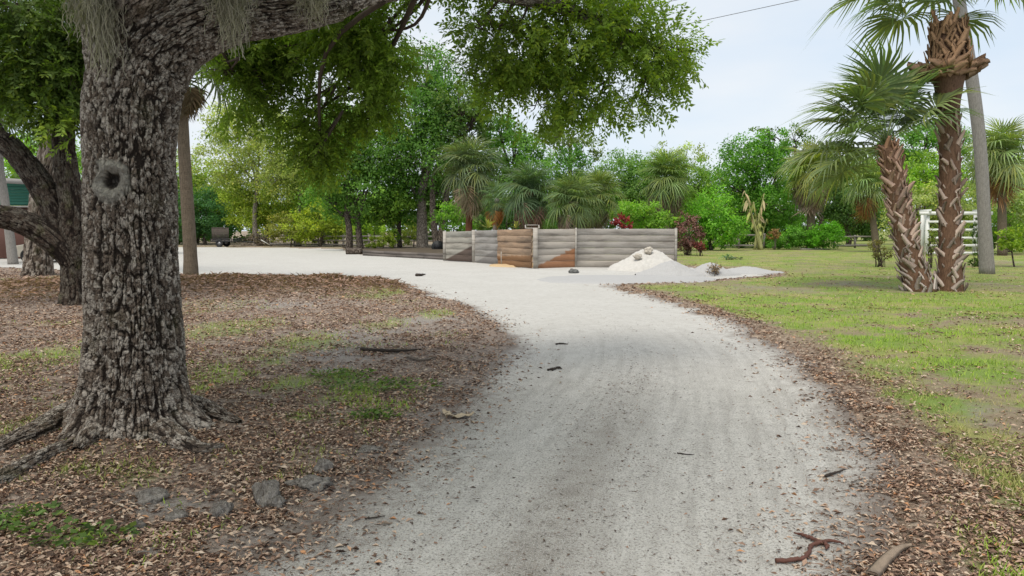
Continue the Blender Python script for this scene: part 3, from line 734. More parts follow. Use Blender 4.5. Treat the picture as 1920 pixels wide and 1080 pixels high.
FR = [frond_mesh('frond', 10 + i, pet=random.uniform(.85, 1.1), droop=.35 + .12 * i, nseg=36, width=.029, spread=122, fold=.6) for i in range(5)]
FR_DRY = [frond_mesh('dry_frond', 40 + i, pet=.55, fan=.95, nseg=26, droop=.8, mat=DRY, spread=70, width=.03, fold=.8) for i in range(3)]
FR_SM = [frond_mesh('frond', 60 + i, pet=.8, droop=.35 + .2 * i, nseg=24, width=.032) for i in range(4)]

def boot_mesh(seed):
    r = random.Random(seed); mb = MB()
    L = r.uniform(.32, .46); w0, w1 = .085, .045
    n = 6; V = []
    for i in range(n):
        t = i / (n - 1); w = w0 * (1 - t) + w1 * t; th = .03 * (1 - t) + .014 * t
        out = .02 + .055 * t ** 1.5; z = L * t
        for sx, sy in ((-1, 0), (0, .8), (1, 0), (0, -.6)):
            V.append([sx * w * (1 + .18 * r.uniform(-1, 1)) + .03 * t * t * (seed % 3 - 1), out + sy * th, z + (.05 * r.uniform(-1, 1) if i == n - 1 else 0)])
    F = grid_faces(n, 4, True)
    mb.add(V, F, r.random()); mb.add(np.array(V[-4:]), [[0, 1, 2, 3]], .9)
    return mb.mesh('leaf_boot', None)
def boot_mat():
    m, t, out = new_mat('weathered_leaf_boot'); b = NB(t)
    oi = b.n('ShaderNodeObjectInfo'); f = b.noise(b.mapping(b.objc(), (40, 40, 5)), 2.0, 5, .65)
    k = b.math('ADD', b.math('MULTIPLY', oi.outputs['Random'], .8), b.math('MULTIPLY', f, 1.15))
    v = b.n('ShaderNodeVectorMath', operation='SCALE'); b.l(oi.outputs['Color'], v.inputs[0]); b.l(k, v.inputs['Scale'])
    b.principled(out, v.outputs[0], .9, .15, b.bump(f, .012, .8)); return m
BOOTM = boot_mat()
BOOTS = [boot_mesh(i) for i in range(4)]
for m_ in BOOTS: m_.materials.append(BOOTM)
def fibre_mat(name, a, c, ring=16):
    m, t, out = new_mat(name); b = NB(t)
    oc = b.objc(); f = b.noise(b.mapping(oc, (14, 14, 3)), 2.5, 5, .65, .5)
    w = b.n('ShaderNodeTexWave', wave_type='BANDS', bands_direction='Z'); w.inputs['Scale'].default_value = ring; w.inputs['Distortion'].default_value = 3.5; w.inputs['Detail'].default_value = 3; w.inputs['Detail Scale'].default_value = 2
    b.l(oc, w.inputs['Vector'])
    k = b.math('ADD', b.math('MULTIPLY', f, .75), b.math('MULTIPLY', w.outputs['Fac'], .25))
    b.principled(out, b.mix(b.ramp(k, [(.3, 0.0), (.7, 1.0)]), a, c), .9, .15, b.bump(k, .02, .8)); return m
RUST = fibre_mat('rust_brown_palm_fibre', (0.05, 0.022, 0.012), (0.24, 0.105, 0.055))
GREYPALM = fibre_mat('smooth_grey_palm_trunk', (0.16, 0.145, 0.13), (0.33, 0.31, 0.285), 9)
BROWNPALM = fibre_mat('brown_palm_trunk', (0.085, 0.065, 0.045), (0.23, 0.185, 0.135), 9)

def crown_fronds(root, top, n, meshes, color, scale, el0=80, el1=-45, seed=0, jit=8, name='frond', az0=0.0, skip=None):
    r = random.Random(seed)
    for i in range(n):
        t = (i + .5) / n; az = math.radians(i * 137.5 + r.uniform(-15, 15)) + az0
        el = math.radians(el0 + (el1 - el0) * t + r.uniform(-jit, jit))
        if skip and skip(az, el): continue
        o = link(name, meshes[i % len(meshes)], root, loc=np.asarray(top) - np.array(root.location) + np.array([0, 0, .25 * (1 - t) * scale - .1]))
        R = Matrix.Rotation(az, 3, 'Z') @ Matrix.Rotation(el, 3, 'X') @ Matrix.Rotation(r.uniform(-.35, .35), 3, 'Y')
        o.rotation_euler = R.to_euler(); s = scale * r.uniform(.85, 1.12); o.scale = (s, s, s)
        v = r.uniform(.85, 1.2); o.color = (color[0] * v * r.uniform(.9, 1.15), color[1] * v, color[2] * v, 1)
def booted(root, path, rad, n, s0, s1, col_lo, col_hi, seed, size=1.0, tilt=38, out=0.0):
    """rows of old leaf bases wrapped criss-cross round a trunk"""
    r = random.Random(seed); pts = spline(path, 80); t, a, b = frames(pts)
    for i in range(n):
        q = s0 + (s1 - s0) * (i + r.uniform(0, .6)) / n; k = int(q * 79)
        th = i * 2.39996 + r.uniform(-.2, .2); rr = np.interp(q, np.linspace(0, 1, len(rad)), rad)
        N = math.cos(th) * a[k] + math.sin(th) * b[k]; T = t[k]; S = np.cross(N, T)
        tl = math.radians(r.choice((-1, 1)) * r.uniform(tilt * .6, tilt * 1.1))
        T2 = T * math.cos(tl) + S * math.sin(tl); S2 = np.cross(N, T2)
        o2 = math.radians(r.uniform(-3, 5) + out)
        T3 = T2 * math.cos(o2) + N * math.sin(o2); N3 = np.cross(T3, -S2)
        if N3.dot(N) < 0: N3 = -N3
        X = np.cross(N3, T3)
        M = Matrix(((X[0], N3[0], T3[0]), (X[1], N3[1], T3[1]), (X[2], N3[2], T3[2])))
        o = link('leaf_boot', BOOTS[i % 4], root, loc=pts[k] + N * (rr - .035) - np.array(root.location))
        o.rotation_euler = M.to_euler(); s = size * r.uniform(.65, 1.3); o.scale = (s * r.uniform(.8, 1.25), s, s)
        w = q + r.uniform(-.12, .12); w = min(1, max(0, w))
        o.color = tuple(col_lo[j] * (1 - w) + col_hi[j] * w for j in range(3)) + (1,)
def palm_trunk(root, path, rad, mat, sides=20, n=40, seed=0, lump=.05):
    u = np.linspace(0, len(path) - 1, n); p = spline(path, u); r = np.interp(u, np.linspace(0, len(path) - 1, len(rad)), rad)
    V, F, T = tube(p, r * (1 + lump * (rng.random(n) - .5)), sides)
    return link('trunk', mesh_np('trunk', local(V, root), [F, T], mat, True), root)
PALMCORE = fibre_mat('brown_fibrous_palm_core', (0.06, 0.035, 0.022), (0.25, 0.145, 0.095))
TAN, REDB = (0.34, 0.265, 0.215), (0.30, 0.135, 0.07)

Yp = G(1780, 545)[1]
gA = GP(1782, 545)
palmA = thing('cabbage_palm', 'tall palm with rust-brown trunk, bulging collar of cut leaf bases and green fan fronds', 'palm tree', gA)
pathA = [P(1782, 552, Yp), P(1781, 480, Yp), P(1780, 400, Yp), P(1781, 300, Yp), P(1779, 200, Yp), P(1779, 120, Yp), P(1778, 40, Yp)]
palm_trunk(palmA, pathA, [.32, .26, .245, .245, .25, .42, .30], PALMCORE)
booted(palmA, pathA, [.32, .265, .25, .25, .25, .30, .26], 170, 0.0, .64, (0.40, 0.33, 0.285), (0.34, 0.225, 0.16), 3, .72, 38)
booted(palmA, pathA, [.32, .26, .25, .25, .27, .50, .36], 150, .80, .99, (0.33, 0.215, 0.14), (0.34, 0.20, 0.11), 5, .8, 30, -6)
booted(palmA, pathA, [.32, .26, .25, .25, .36, .50, .30], 70, .785, .825, (0.34, 0.25, 0.17), (0.30, 0.18, 0.11), 6, 1.25, 84, 12)
crown_fronds(palmA, P(1778, -5, Yp), 34, FR, (0.11, 0.155, 0.055), 1.25, 84, -2, 4, skip=lambda a, e: e < .45 and math.cos(a - math.pi) > .55)
gB = GP(1722, 545)
palmB = thing('cabbage_palm', 'short leaning palm with criss-cross boots, growing at the foot of the tall palm', 'palm tree', gB)
pathB = [P(1728, 552, Yp - .1), P(1712, 500, Yp - .1), P(1696, 430, Yp - .1), P(1684, 370, Yp - .1), P(1672, 310, Yp - .1), P(1662, 270, Yp - .1)]
palm_trunk(palmB, pathB, [.38, .30, .27, .25, .23, .19], PALMCORE)
booted(palmB, pathB, [.38, .31, .28, .26, .235, .19], 290, 0.0, .98, (0.43, 0.37, 0.335), (0.34, 0.19, 0.12), 9, .68, 36, 2)
crown_fronds(palmB, P(1661, 274, Yp - .1), 46, FR, (0.13, 0.18, 0.075), 1.05, 80, -20, 11, skip=lambda a, e: (e < 1.25 and math.cos(a) < -.45) or (e < .3 and math.sin(a) < -.4))
gC = GP(1851, 514); Yc = gC[1]
palmC = thing('cabbage_palm', 'slim palm with a smooth pale grey trunk beside the tall rust-brown palm', 'palm tree', gC)
pathC = [P(1851, 518, Yc), P(1846, 420, Yc), P(1841, 320, Yc), P(1832, 220, Yc), P(1815, 100, Yc), P(1798, 0, Yc), P(1782, -120, Yc), P(1775, -190, Yc)]
palm_trunk(palmC, pathC, [.25, .205, .2, .2, .2, .19, .2, .2], GREYPALM, lump=.03)
crown_fronds(palmC, P(1775, -200, Yc), 30, FR, (0.055, 0.09, 0.036), 1.2, 82, -25, 9)
gD = GP(358, 533); Yd = gD[1]
palmD = thing('cabbage_palm', 'slender brown palm trunk with a dry frond skirt, behind the great oak', 'palm tree', gD)
pathD = [P(358, 538, Yd), P(357, 480, Yd), P(351, 380, Yd), P(345, 280, Yd), P(341, 190, Yd), P(343, 110, Yd), P(345, 60, Yd)]
palm_trunk(palmD, pathD, [.24, .185, .175, .16, .16, .2, .2], BROWNPALM, lump=.03)
crown_fronds(palmD, P(344, 90, Yd), 30, FR_SM, (0.06, 0.085, 0.03), 1.15, 82, -40, 12)
crown_fronds(palmD, P(346, 130, Yd), 14, FR_DRY, (0.17, 0.135, 0.085), .72, -62, -85, 13, 6, 'dry_frond')
gE = GP(24, 494); Ye = gE[1]
palmE = thing('cabbage_palm', 'leaning pale palm trunk standing in front of the green and brown house', 'palm tree', gE)
pathE = [P(25, 497, Ye), P(18, 440, Ye), P(8, 370, Ye), P(0, 320, Ye), P(-6, 260, Ye), P(-10, 200, Ye)]
palm_trunk(palmE, pathE, [.22, .19, .18, .17, .22, .2], GREYPALM)
booted(palmE, pathE, [.22, .19, .18, .17, .22, .2], 26, .72, 1.0, (0.28, 0.16, 0.09), (0.28, 0.13, 0.06), 14, 1.0, 30, 10)
crown_fronds(palmE, P(-10, 200, Ye), 26, FR_SM, (0.06, 0.09, 0.03), 1.3, 80, -35, 15)

def mid_palm(label, px, py, Y, rpx, base, col, n=34, trunk=.17, el1=-62, dry=0, drycol=(.25, .2, .16), seed=0, tmat=None, el0=82, lean=0, fs=.86):
    k = Y / FPX; sc = rpx * k / 1.75
    gb = P(base[0], base[1], Y); gb[2] = gz(gb[0], gb[1]) if base[1] > 440 else gb[2]
    o = thing('cabbage_palm', label, 'palm tree', gb)
    top = P(px, py, Y)
    m = (gb + top) / 2 + np.array([lean, 0, 0])
    palm_trunk(o, [gb - np.array([0, 0, .05]), m, top], [trunk * 1.2, trunk, trunk * 1.1], tmat or BROWNPALM, 12, 16)
    crown_fronds(o, top, int(n * 1.45), FR_SM, (col[0] * 1.05, col[1] * 1.2, col[2] * 1.25), sc * fs, el0, el1, seed)
    if dry: crown_fronds(o, top - np.array([0, 0, .25 * sc]), dry, FR_DRY, drycol, sc * 1.05, -48, -86, seed + 5, 6, 'dry_frond')
    return o
GPL = (0.085, 0.12, 0.045)
mid_palm('broad palm with grey-green drooping fronds behind the plank wall', 882, 318, 46, 70, (878, 470), (0.095, 0.115, 0.055), 44, .2, -80, 12, (.27, .23, .16), 21, RUST)
mid_palm('thin-trunked palm with orange-brown boots between two bushy palms', 932, 372, 44, 42, (921, 475), (0.085, 0.12, 0.05), 16, .12, -55, 6, (.36, .17, .06), 23, GREYPALM, lean=.05)
mid_palm('dark palm with a long dry skirt reaching the top of the plank wall', 992, 358, 42, 62, (985, 480), (0.075, 0.105, 0.05), 40, .26, -75, 18, (.2, .15, .12), 25, RUST)
mid_palm('low shaggy palm with pale dead fronds behind the plank wall', 1075, 378, 39, 62, (1080, 480), (0.11, 0.135, 0.055), 40, .24, -78, 14, (.24, .2, .17), 27)
mid_palm('bushy palm crown beside the red-leaved shrub, fronds touching the wall', 1120, 366, 42, 58, (1125, 480), (0.12, 0.145, 0.05), 38, .22, -75, 8, (.26, .22, .17), 29)
mid_palm('rounded palm with upright fronds and a dry skirt, among green trees', 1250, 335, 52, 58, (1250, 470), (0.115, 0.15, 0.05), 40, .22, -60, 16, (.17, .14, .11), 31)
mid_palm('yellow-green palm with a thick skirt of dead fronds, above a round bush', 1522, 322, 57, 62, (1520, 466), (0.17, 0.18, 0.04), 34, .28, -45, 30, (.26, .21, .17), 33)
mid_palm('pale palm with leaning trunk and brown frond boots near the rail fence', 1628, 345, 50, 56, (1645, 462), (0.16, 0.19, 0.07), 32, .2, -50, 5, (.25, .14, .07), 35, BROWNPALM)
mid_palm('tall pale palm above grey-green vines beside the smooth grey trunk', 1878, 288, 44, 74, (1880, 470), (0.15, 0.17, 0.065), 36, .22, -55, 6, (.3, .17, .09), 37)

# ------------------------------------------------------------------ trees and shrubs of the background
def leafy(V_list, c, r, leaf, dens, seed, sub=0.24, flat=.6, thr=None):
    """leaf clusters over an ellipsoid's outer volume -> pos, dir, up"""
    r = np.asarray(r, float); area = math.pi * r[0] * r[2]
    n = int(dens * area * 3.3 / (leaf * leaf * .30)); nm = max(9, n // 48)
    d = rand_unit(nm); rad_ = rng.uniform(.3, 1.0, nm) ** .55
    rad_ = rad_ * (0.74 + 0.55 * fbm(d * 2.2 + seed, seed, 3))
    mc = d * rad_[:, None] * r
    idx = rng.integers(0, nm, n)
    off = rng.normal(size=(n, 3)); off *= (rng.uniform(.35, 1.0, n) / (np.linalg.norm(off, axis=1) + 1e-6))[:, None]
    p = mc[idx] + off * sub * 1.5 * min(r.min(), 2.2) * rng.uniform(.6, 1.3, nm)[idx][:, None] * np.array([1.15, 1.15, .75])
    out = p / r; out /= np.linalg.norm(out, axis=1, keepdims=True) + 1e-6
    up = off * .9 + out * .45 + rand_unit(n) * .45 + np.array([0, 0, .6])
    dr = rand_unit(n) + off * .6 + np.array([0, 0, -.3])
    tone = _h(idx, idx * 0 + 1, idx * 0, seed)
    return p + c, dr, up, tone
def foliage_mesh(name, parts, root, leaf, dens, seed, mat=LEAF, asp=1.35):
    PP, DD, UU, TT = [], [], [], []
    for i, (c, r) in enumerate(parts):
        p, d, u, t = leafy(None, c, r, leaf, dens, seed + i * 3)
        PP.append(p); DD.append(d); UU.append(u); TT.append(t)
    p, d, u, t = map(np.concatenate, (PP, DD, UU, TT))
    m = p[:, 2] > 0.03; p, d, u, t = p[m], d[m], u[m], t[m]
    V, F = scatter(LEAF_V * np.array([asp, 1, 1]), LEAF_F, p, rots(d, u), leaf * rng.uniform(.65, 1.3, len(p)))
    rr = np.repeat(np.clip(.6 * t + .4 * rng.random(len(p)), 0, 1), 4)
    return mesh_np(name, local(V, root), F, mat, False, {'rnd': rr})
def bg_tree(label, Z, ell, base, col, trunk=.2, leaf=.2, dens=1.0, cat='tree', name='broadleaf_tree', group=None, stems=None, bark=None, seed=None, depth=1.0, nb=4, br=True):
    """ell: (px,py,rx,ry) picture ellipses of the crown at distance Z; base: picture x of the foot"""
    seed = seed if seed is not None else random.randint(1, 9999); k = Z / FPX
    gb = P(base, 460, Z); gb[2] = gz(gb[0], gb[1])
    o = thing(name, label, cat, gb, group=group)
    parts = []
    for i, (px, py, rx, ry) in enumerate(ell):
        dz = rng.uniform(-.5, .5) * (rx + ry) * .5 * k if i else 0
        c = P(px, py, Z + dz); parts.append((c, np.array([rx * k, depth * (rx + ry) * .5 * k, ry * k])))
    c = link('crown', foliage_mesh('crown', parts, o, leaf, dens, seed), o); c.color = (col[0] * 1.72, col[1] * 1.62, col[2] * 1.25, 1)
    mb = MB()
    cen = np.mean([p[0] for p in parts], 0); low = min(parts, key=lambda q: q[0][2])[0]
    sts = stems or [(base, base)]
    for j, (b0, b1) in enumerate(sts):
        s = P(b0, 460, Z); s[2] = gz(s[0], s[1]) - .1
        top = P(b1, 300, Z); top = np.array([top[0], cen[1], max(low[2], s[2] + .5 * (cen[2] - s[2]))])
        mid = (s + top) / 2 + rng.normal(size=3) * trunk * .6
        mb.tube([s, s * .9 + mid * .1, mid, top, (top + cen) / 2], [trunk * 1.35, trunk * 1.08, trunk * .9, trunk * .7, trunk * .3], 10, 14)
        if br:
            for (pc, pr) in parts:
                mb.tube([mid * .3 + top * .7, (top + pc) / 2 + rng.normal(size=3) * .2, pc], [trunk * .45, trunk * .3, trunk * .1], 5, 7)
                for q in range(nb):
                    e = pc + rand_unit(1)[0] * pr * .9
                    mb.tube([pc * .6 + top * .4, (pc + e) / 2, e], [trunk * .22, trunk * .13, trunk * .05], 4, 5)
    mb.V = [local(np.concatenate(mb.V), o)]
    mb.build('trunk', bark or BARK, o, True)
    return o
G1, G2, G3, G4, G5 = (0.055, 0.115, 0.035), (0.075, 0.145, 0.035), (0.12, 0.165, 0.04), (0.14, 0.175, 0.085), (0.045, 0.085, 0.04)
bg_tree('tallest broad tree of the clump behind the timber edging, thick grey trunk', 55, [(800, 130, 55, 50), (775, 210, 80, 65), (825, 185, 50, 55), (740, 285, 70, 55), (805, 290, 75, 65), (845, 240, 45, 55), (770, 365, 60, 38), (828, 360, 40, 35)], 792, G1, .42, .21, 1.0, bark=BARK_PALE)
bg_tree('bushy tree on two close dark stems at the end of the timber edging', 54, [(640, 325, 62, 55), (690, 285, 60, 58), (610, 372, 42, 34), (662, 398, 46, 28), (690, 355, 55, 45), (640, 260, 50, 45)], 665, (0.062, 0.125, 0.035), .26, .21, 1.0, stems=[(655, 648), (676, 668)])
bg_tree('slim tree with a vine-covered trunk in the clump behind the timber edging', 54.5, [(738, 385, 40, 36), (715, 410, 30, 22), (737, 432, 13, 34)], 737, (0.075, 0.135, 0.03), .16, .2, 1.0)
bg_tree('thin bare-stemmed dark tree between the vine-covered trunk and the thick grey trunk', 56, [(755, 330, 45, 45), (760, 395, 40, 26)], 750, G1, .2, .21, .9)
bg_tree('forked dark tree leaning towards the broad palm', 53, [(868, 190, 50, 55), (880, 240, 40, 35), (860, 320, 36, 40), (900, 200, 35, 35)], 822, (0.065, 0.105, 0.04), .24, .22, .75, stems=[(820, 815), (824, 848)])
bg_tree('feathery pale tree with grey bare limbs over the trailer', 68, [(470, 235, 70, 60), (420, 300, 60, 50), (520, 265, 60, 55), (480, 330, 70, 50), (430, 230, 50, 40)], 480, (0.16, 0.19, 0.085), .24, .2, .62, bark=BARK_PALE, nb=7)
bg_tree('feathery pale tree hung with moss beside the bushy two-stemmed tree', 66, [(560, 280, 60, 62), (585, 345, 55, 48), (530, 330, 50, 45)], 560, (0.145, 0.175, 0.075), .24, .2, .65, bark=BARK_PALE, nb=7)
bg_tree('rounded yellow-green tree behind the brush pile', 70, [(510, 385, 60, 42), (470, 400, 50, 36), (545, 400, 40, 36), (450, 365, 45, 30)], 500, (0.155, 0.2, 0.05), .2, .2, .9)
bg_tree('dark green thicket tree behind the flat trailer', 72, [(385, 395, 62, 42), (400, 425, 50, 26), (350, 400, 40, 45), (345, 435, 30, 20)], 385, (0.035, 0.085, 0.045), .2, .22, 1.0)
bg_tree('light green tree seen between the slender palm and the great oak', 78, [(350, 330, 60, 50), (400, 345, 50, 38), (370, 370, 55, 30)], 370, (0.14, 0.19, 0.06), .2, .24, .8)
bg_tree('yellow-green bush leaning over the old rail fence', 64, [(600, 410, 40, 34), (625, 428, 34, 26), (570, 425, 36, 30)], 600, (0.15, 0.19, 0.04), .1, .19, .9, cat='bush', name='bush')
bg_tree('olive weedy bush beside the brush pile at the lot edge', 65, [(545, 430, 36, 26), (520, 425, 30, 24), (575, 442, 26, 16)], 545, (0.12, 0.13, 0.05), .08, .18, .7, cat='bush', name='bush')
bg_tree('rounded green tree rising between the broad palm and the dark palm', 56, [(960, 280, 55, 48), (1000, 315, 50, 45), (935, 245, 45, 35), (985, 350, 45, 30), (930, 330, 40, 40)], 965, (0.068, 0.14, 0.04), .25, .21, 1.0)
bg_tree('sparse tall tree with visible branches above the dark palm', 66, [(1065, 250, 48, 48), (1095, 285, 36, 30), (1035, 245, 36, 34)], 1070, (0.075, 0.105, 0.055), .22, .22, .4, nb=6)
bg_tree('narrow dark green tree behind the low shaggy palm', 58, [(1068, 315, 36, 45), (1085, 350, 30, 30), (1050, 350, 30, 34)], 1070, (0.045, 0.105, 0.03), .2, .2, 1.0)
bg_tree('soft grey-green tree left of the rounded palm', 72, [(1165, 325, 48, 40), (1200, 340, 45, 45), (1140, 350, 38, 38), (1190, 380, 50, 36)], 1175, (0.085, 0.15, 0.06), .24, .23, .95)
bg_tree('pale airy tree top showing over the rounded palm', 82, [(1285, 300, 42, 30), (1250, 300, 40, 28), (1225, 315, 36, 26)], 1280, (0.17, 0.21, 0.1), .22, .24, .45, nb=6)
bg_tree('shining bright green tree beside the purple dried shrub', 54, [(1330, 395, 44, 40), (1305, 420, 36, 30), (1355, 425, 40, 32), (1335, 450, 40, 20)], 1335, (0.085, 0.185, 0.035), .14, .19, 1.1)
bg_tree('large glossy dark and bright green tree behind the tattered banana plant', 62, [(1405, 300, 55, 45), (1450, 270, 36, 32), (1440, 330, 60, 50), (1380, 345, 45, 40), (1460, 385, 60, 45), (1400, 400, 50, 36)], 1430, (0.06, 0.14, 0.03), .3, .21, 1.0, nb=6)
bg_tree('thin dark tree top with bare twigs above the glossy tree', 70, [(1490, 255, 30, 26), (1430, 250, 26, 18), (1530, 285, 36, 30)], 1490, (0.06, 0.10, 0.04), .2, .21, .4, nb=6)
bg_tree('dark tree behind the round bush and the skirted palm', 66, [(1590, 400, 50, 40), (1560, 370, 45, 36), (1620, 420, 36, 30), (1480, 430, 36, 26)], 1590, (0.032, 0.065, 0.026), .24, .21, .9)
bg_tree('low leafy bush at the foot of the banana plant', 57, [(1480, 445, 36, 20), (1450, 448, 24, 17), (1505, 440, 26, 22)], 1480, (0.07, 0.16, 0.035), .05, .16, 1.1, cat='bush', name='bush')
bg_tree('hedge-like dark bush under the glossy tree by the rail fence', 61, [(1380, 445, 40, 22), (1400, 430, 36, 26), (1440, 440, 30, 24)], 1390, (0.05, 0.115, 0.03), .08, .18, 1.0, cat='bush', name='bush')
bg_tree('mid green wooded tree top seen between the two booted palms', 70, [(1710, 275, 50, 30), (1745, 250, 46, 26), (1780, 260, 40, 30), (1690, 300, 40, 30)], 1720, (0.075, 0.15, 0.05), .26, .23, .9)
bg_tree('fresh yellow-green bushy tree behind the white rail trellis', 60, [(1735, 320, 55, 36), (1705, 345, 40, 36), (1775, 340, 40, 34)], 1735, (0.115, 0.19, 0.04), .2, .21, 1.0)
bg_tree('tree smothered in grey-green vines behind the white rail trellis', 56, [(1720, 395, 60, 46), (1780, 385, 46, 46), (1690, 420, 40, 36), (1810, 420, 40, 40)], 1740, (0.15, 0.18, 0.10), .22, .19, 1.0)
bg_tree('grey-green vine-draped tree under the tall pale palm', 50, [(1880, 370, 52, 40), (1915, 345, 40, 36), (1930, 400, 50, 45)], 1890, (0.16, 0.2, 0.125), .22, .18, 1.0)
bg_tree('deep green bush with yellowish tips beyond the lone sapling', 47, [(1870, 430, 36, 32), (1910, 440, 36, 28), (1850, 455, 24, 16)], 1880, (0.085, 0.15, 0.035), .1, .17, 1.0, cat='bush', name='bush')
bg_tree('round bright green clipped-looking bush on the far lawn edge', 56, [(1545, 443, 36, 25), (1552, 428, 24, 14), (1525, 450, 18, 14)], 1545, (0.06, 0.16, 0.02), .05, .13, 1.5, cat='bush', name='bush')
bg_tree('broad green undergrowth bush behind the end of the plank wall', 45, [(1210, 405, 46, 26), (1245, 415, 40, 22), (1180, 400, 36, 26)], 1215, (0.095, 0.175, 0.04), .06, .16, 1.0, cat='bush', name='bush')
bg_tree('bright green undergrowth bush behind the shorter planks', 50, [(850, 410, 34, 30), (870, 430, 30, 20)], 850, (0.08, 0.165, 0.035), .06, .17, 1.0, cat='bush', name='bush')
bg_tree('dark leafy bush between the palms above the plank wall', 48, [(955, 405, 30, 26), (925, 410, 26, 22), (1035, 410, 26, 22)], 950, (0.05, 0.115, 0.045), .06, .17, 1.0, cat='bush', name='bush')
bg_tree('ragged pale grass-like bush under the clump of trees', 58, [(775, 435, 24, 22), (760, 445, 20, 16)], 775, (0.17, 0.19, 0.09), .05, .16, .6, cat='bush', name='bush')
bg_tree('low yellow-green fern bush at the foot of the vine-covered trunk', 53, [(720, 450, 22, 16), (700, 452, 16, 12)], 718, (0.11, 0.15, 0.03), .04, .14, 1.1, cat='bush', name='bush')
bg_tree('bright green bush behind the vine-covered trunk', 64, [(700, 420, 32, 26), (680, 435, 28, 20)], 700, (0.13, 0.2, 0.04), .06, .18, .9, cat='bush', name='bush')
bg_tree('small airy sapling with yellow-green leaves on the lawn', 31, [(1906, 445, 34, 20), (1890, 460, 22, 12), (1922, 458, 24, 14)], 1905, (0.12, 0.18, 0.035), .035, .12, .9, name='sapling')
bg_tree('leafy green tree behind the house roof', 60, [(60, 290, 50, 40), (20, 300, 50, 40), (110, 300, 50, 50), (150, 330, 40, 50)], 90, (0.1, 0.18, 0.04), .2, .22, 1.0)

bg_tree('mid-height green tree filling the gap behind the rounded palm', 74, [(1215, 350, 50, 45), (1290, 345, 50, 45), (1250, 380, 60, 40), (1330, 345, 36, 34)], 1260, (0.09, 0.155, 0.045), .22, .24, 1.0)
bg_tree('soft green tree behind the low shaggy palms and the plank wall', 70, [(1100, 370, 50, 46), (1020, 385, 55, 42), (1140, 400, 50, 30)], 1100, (0.075, 0.145, 0.045), .22, .24, 1.0)
bg_tree('fresh green leafy tree low behind the two close dark stems', 68, [(640, 400, 50, 40), (600, 375, 50, 45), (690, 400, 40, 36)], 630, (0.10, 0.17, 0.04), .22, .23, 1.0)
bg_tree('fresh green tall tree between the feathery trees and the bushy tree', 72, [(610, 280, 55, 50), (580, 330, 50, 45), (640, 230, 50, 45)], 605, (0.09, 0.155, 0.045), .24, .24, .9)
bg_tree('deep green tree closing the view behind the skirted palm', 74, [(1500, 330, 50, 45), (1550, 330, 50, 40), (1600, 330, 45, 36), (1650, 310, 50, 40)], 1540, (0.06, 0.115, 0.04), .24, .24, .95)
bg_tree('light green tree beyond the smooth grey palm trunk', 72, [(1840, 290, 45, 36), (1820, 330, 40, 40), (1900, 320, 50, 50)], 1840, (0.11, 0.17, 0.06), .24, .24, .9)
# far wood: one mass
parts = []
for i in range(110):
    x = -95 + i * 1.85 + random.uniform(-1, 1); y = random.uniform(86, 104); r = random.uniform(2.6, 4.2); z = random.uniform(1.0, 3.6) if i % 2 else random.uniform(3.5, 6.0)
    if x < -22: y = random.uniform(74, 96)
    parts.append((np.array([x, y, z]), np.array([r * 1.15, r, r * .9])))
wood = link('woodland', None)
me = foliage_mesh('woodland', parts, wood, .55, .75, 777)
bpy.data.objects.remove(wood)
wood = tag(link('woodland', me), 'far mass of mixed green woodland closing off the view', 'woodland', kind='stuff'); wood.color = (0.11, 0.17, 0.06, 1)

# ------------------------------------------------------------------ plank wall (material bays)
def plank_mat(name, base, warm, stain=None, p0=None, p1=None, rag=.06):
    m, t, out = new_mat(name); b = NB(t)
    oi = b.n('ShaderNodeObjectInfo'); oc = b.objc(); pos = b.pos()
    grain = b.noise(b.mapping(oc, (2.0, 30, 38)), 1.6, 6, .65, .6)
    blot = b.noise(b.mapping(pos, (1, 1, 2)), 1.7, 4)
    g1 = tuple(c * .46 for c in base)
    col = b.mix(grain, g1, tuple(min(1, c * 1.32) for c in base))
    col = b.mix(b.ramp(b.math('ADD', b.math('MULTIPLY', oi.outputs['Random'], .5), b.math('MULTIPLY', blot, .6)), [(.35, 0.0), (.8, .8)]), col, warm)
    streak = b.noise(b.mapping(pos, (.7, .7, 5)), 1.2, 4)
    col = b.mix(b.math('MULTIPLY', b.ramp(streak, [(.46, 0.0), (.70, 1.0)]), .62), col, (0.09, 0.075, 0.065))
    if stain:
        p0, p1 = np.array(p0), np.array(p1); e = p1 - p0; n = np.array([e[2], 0, -e[0]]); n /= np.linalg.norm(n)
        if n[2] > 0: n = -n
        dt = b.n('ShaderNodeVectorMath', operation='DOT_PRODUCT'); b.l(pos, dt.inputs[0]); dt.inputs[1].default_value = n
        d = b.math('SUBTRACT', dt.outputs['Value'], float(n @ p0))
        d = b.math('ADD', d, b.math('MULTIPLY', b.math('SUBTRACT', b.noise(b.mapping(pos, (2, 2, 3)), 3.0, 5, .65), .5), rag * 2))
        k = b.ramp(d, [(0.0, 0.0), (.06, 1.0)])
        col = b.mix(b.math('MULTIPLY', k, .88), col, b.mix(grain, tuple(c * .5 for c in stain), tuple(min(1, c * 1.35) for c in stain)))
    b.principled(out, col, .9, .15, b.bump(grain, .01, .7)); return m
def ground_at(px, py):
    return G(px, py)
w_nodes = [(834, 487.5), (889, 491), (944, 494), (1004, 502), (1079, 500), (1265, 500)]
wn = [G(*p) for p in w_nodes]
wn[5] = np.array([(1265 - 960) / FPX * wn[4][1], wn[4][1] - .15, 0])
wn[2] = wn[1] * .52 + wn[3] * .48
wall = thing('plank_wall', 'long weathered plank wall of stacked boards and posts beyond the drive', 'plank wall', wn[4])
topz = [1.44, 1.50, 1.56, 1.58, 1.6, 1.6]
GREYW = (0.36, 0.335, 0.305)
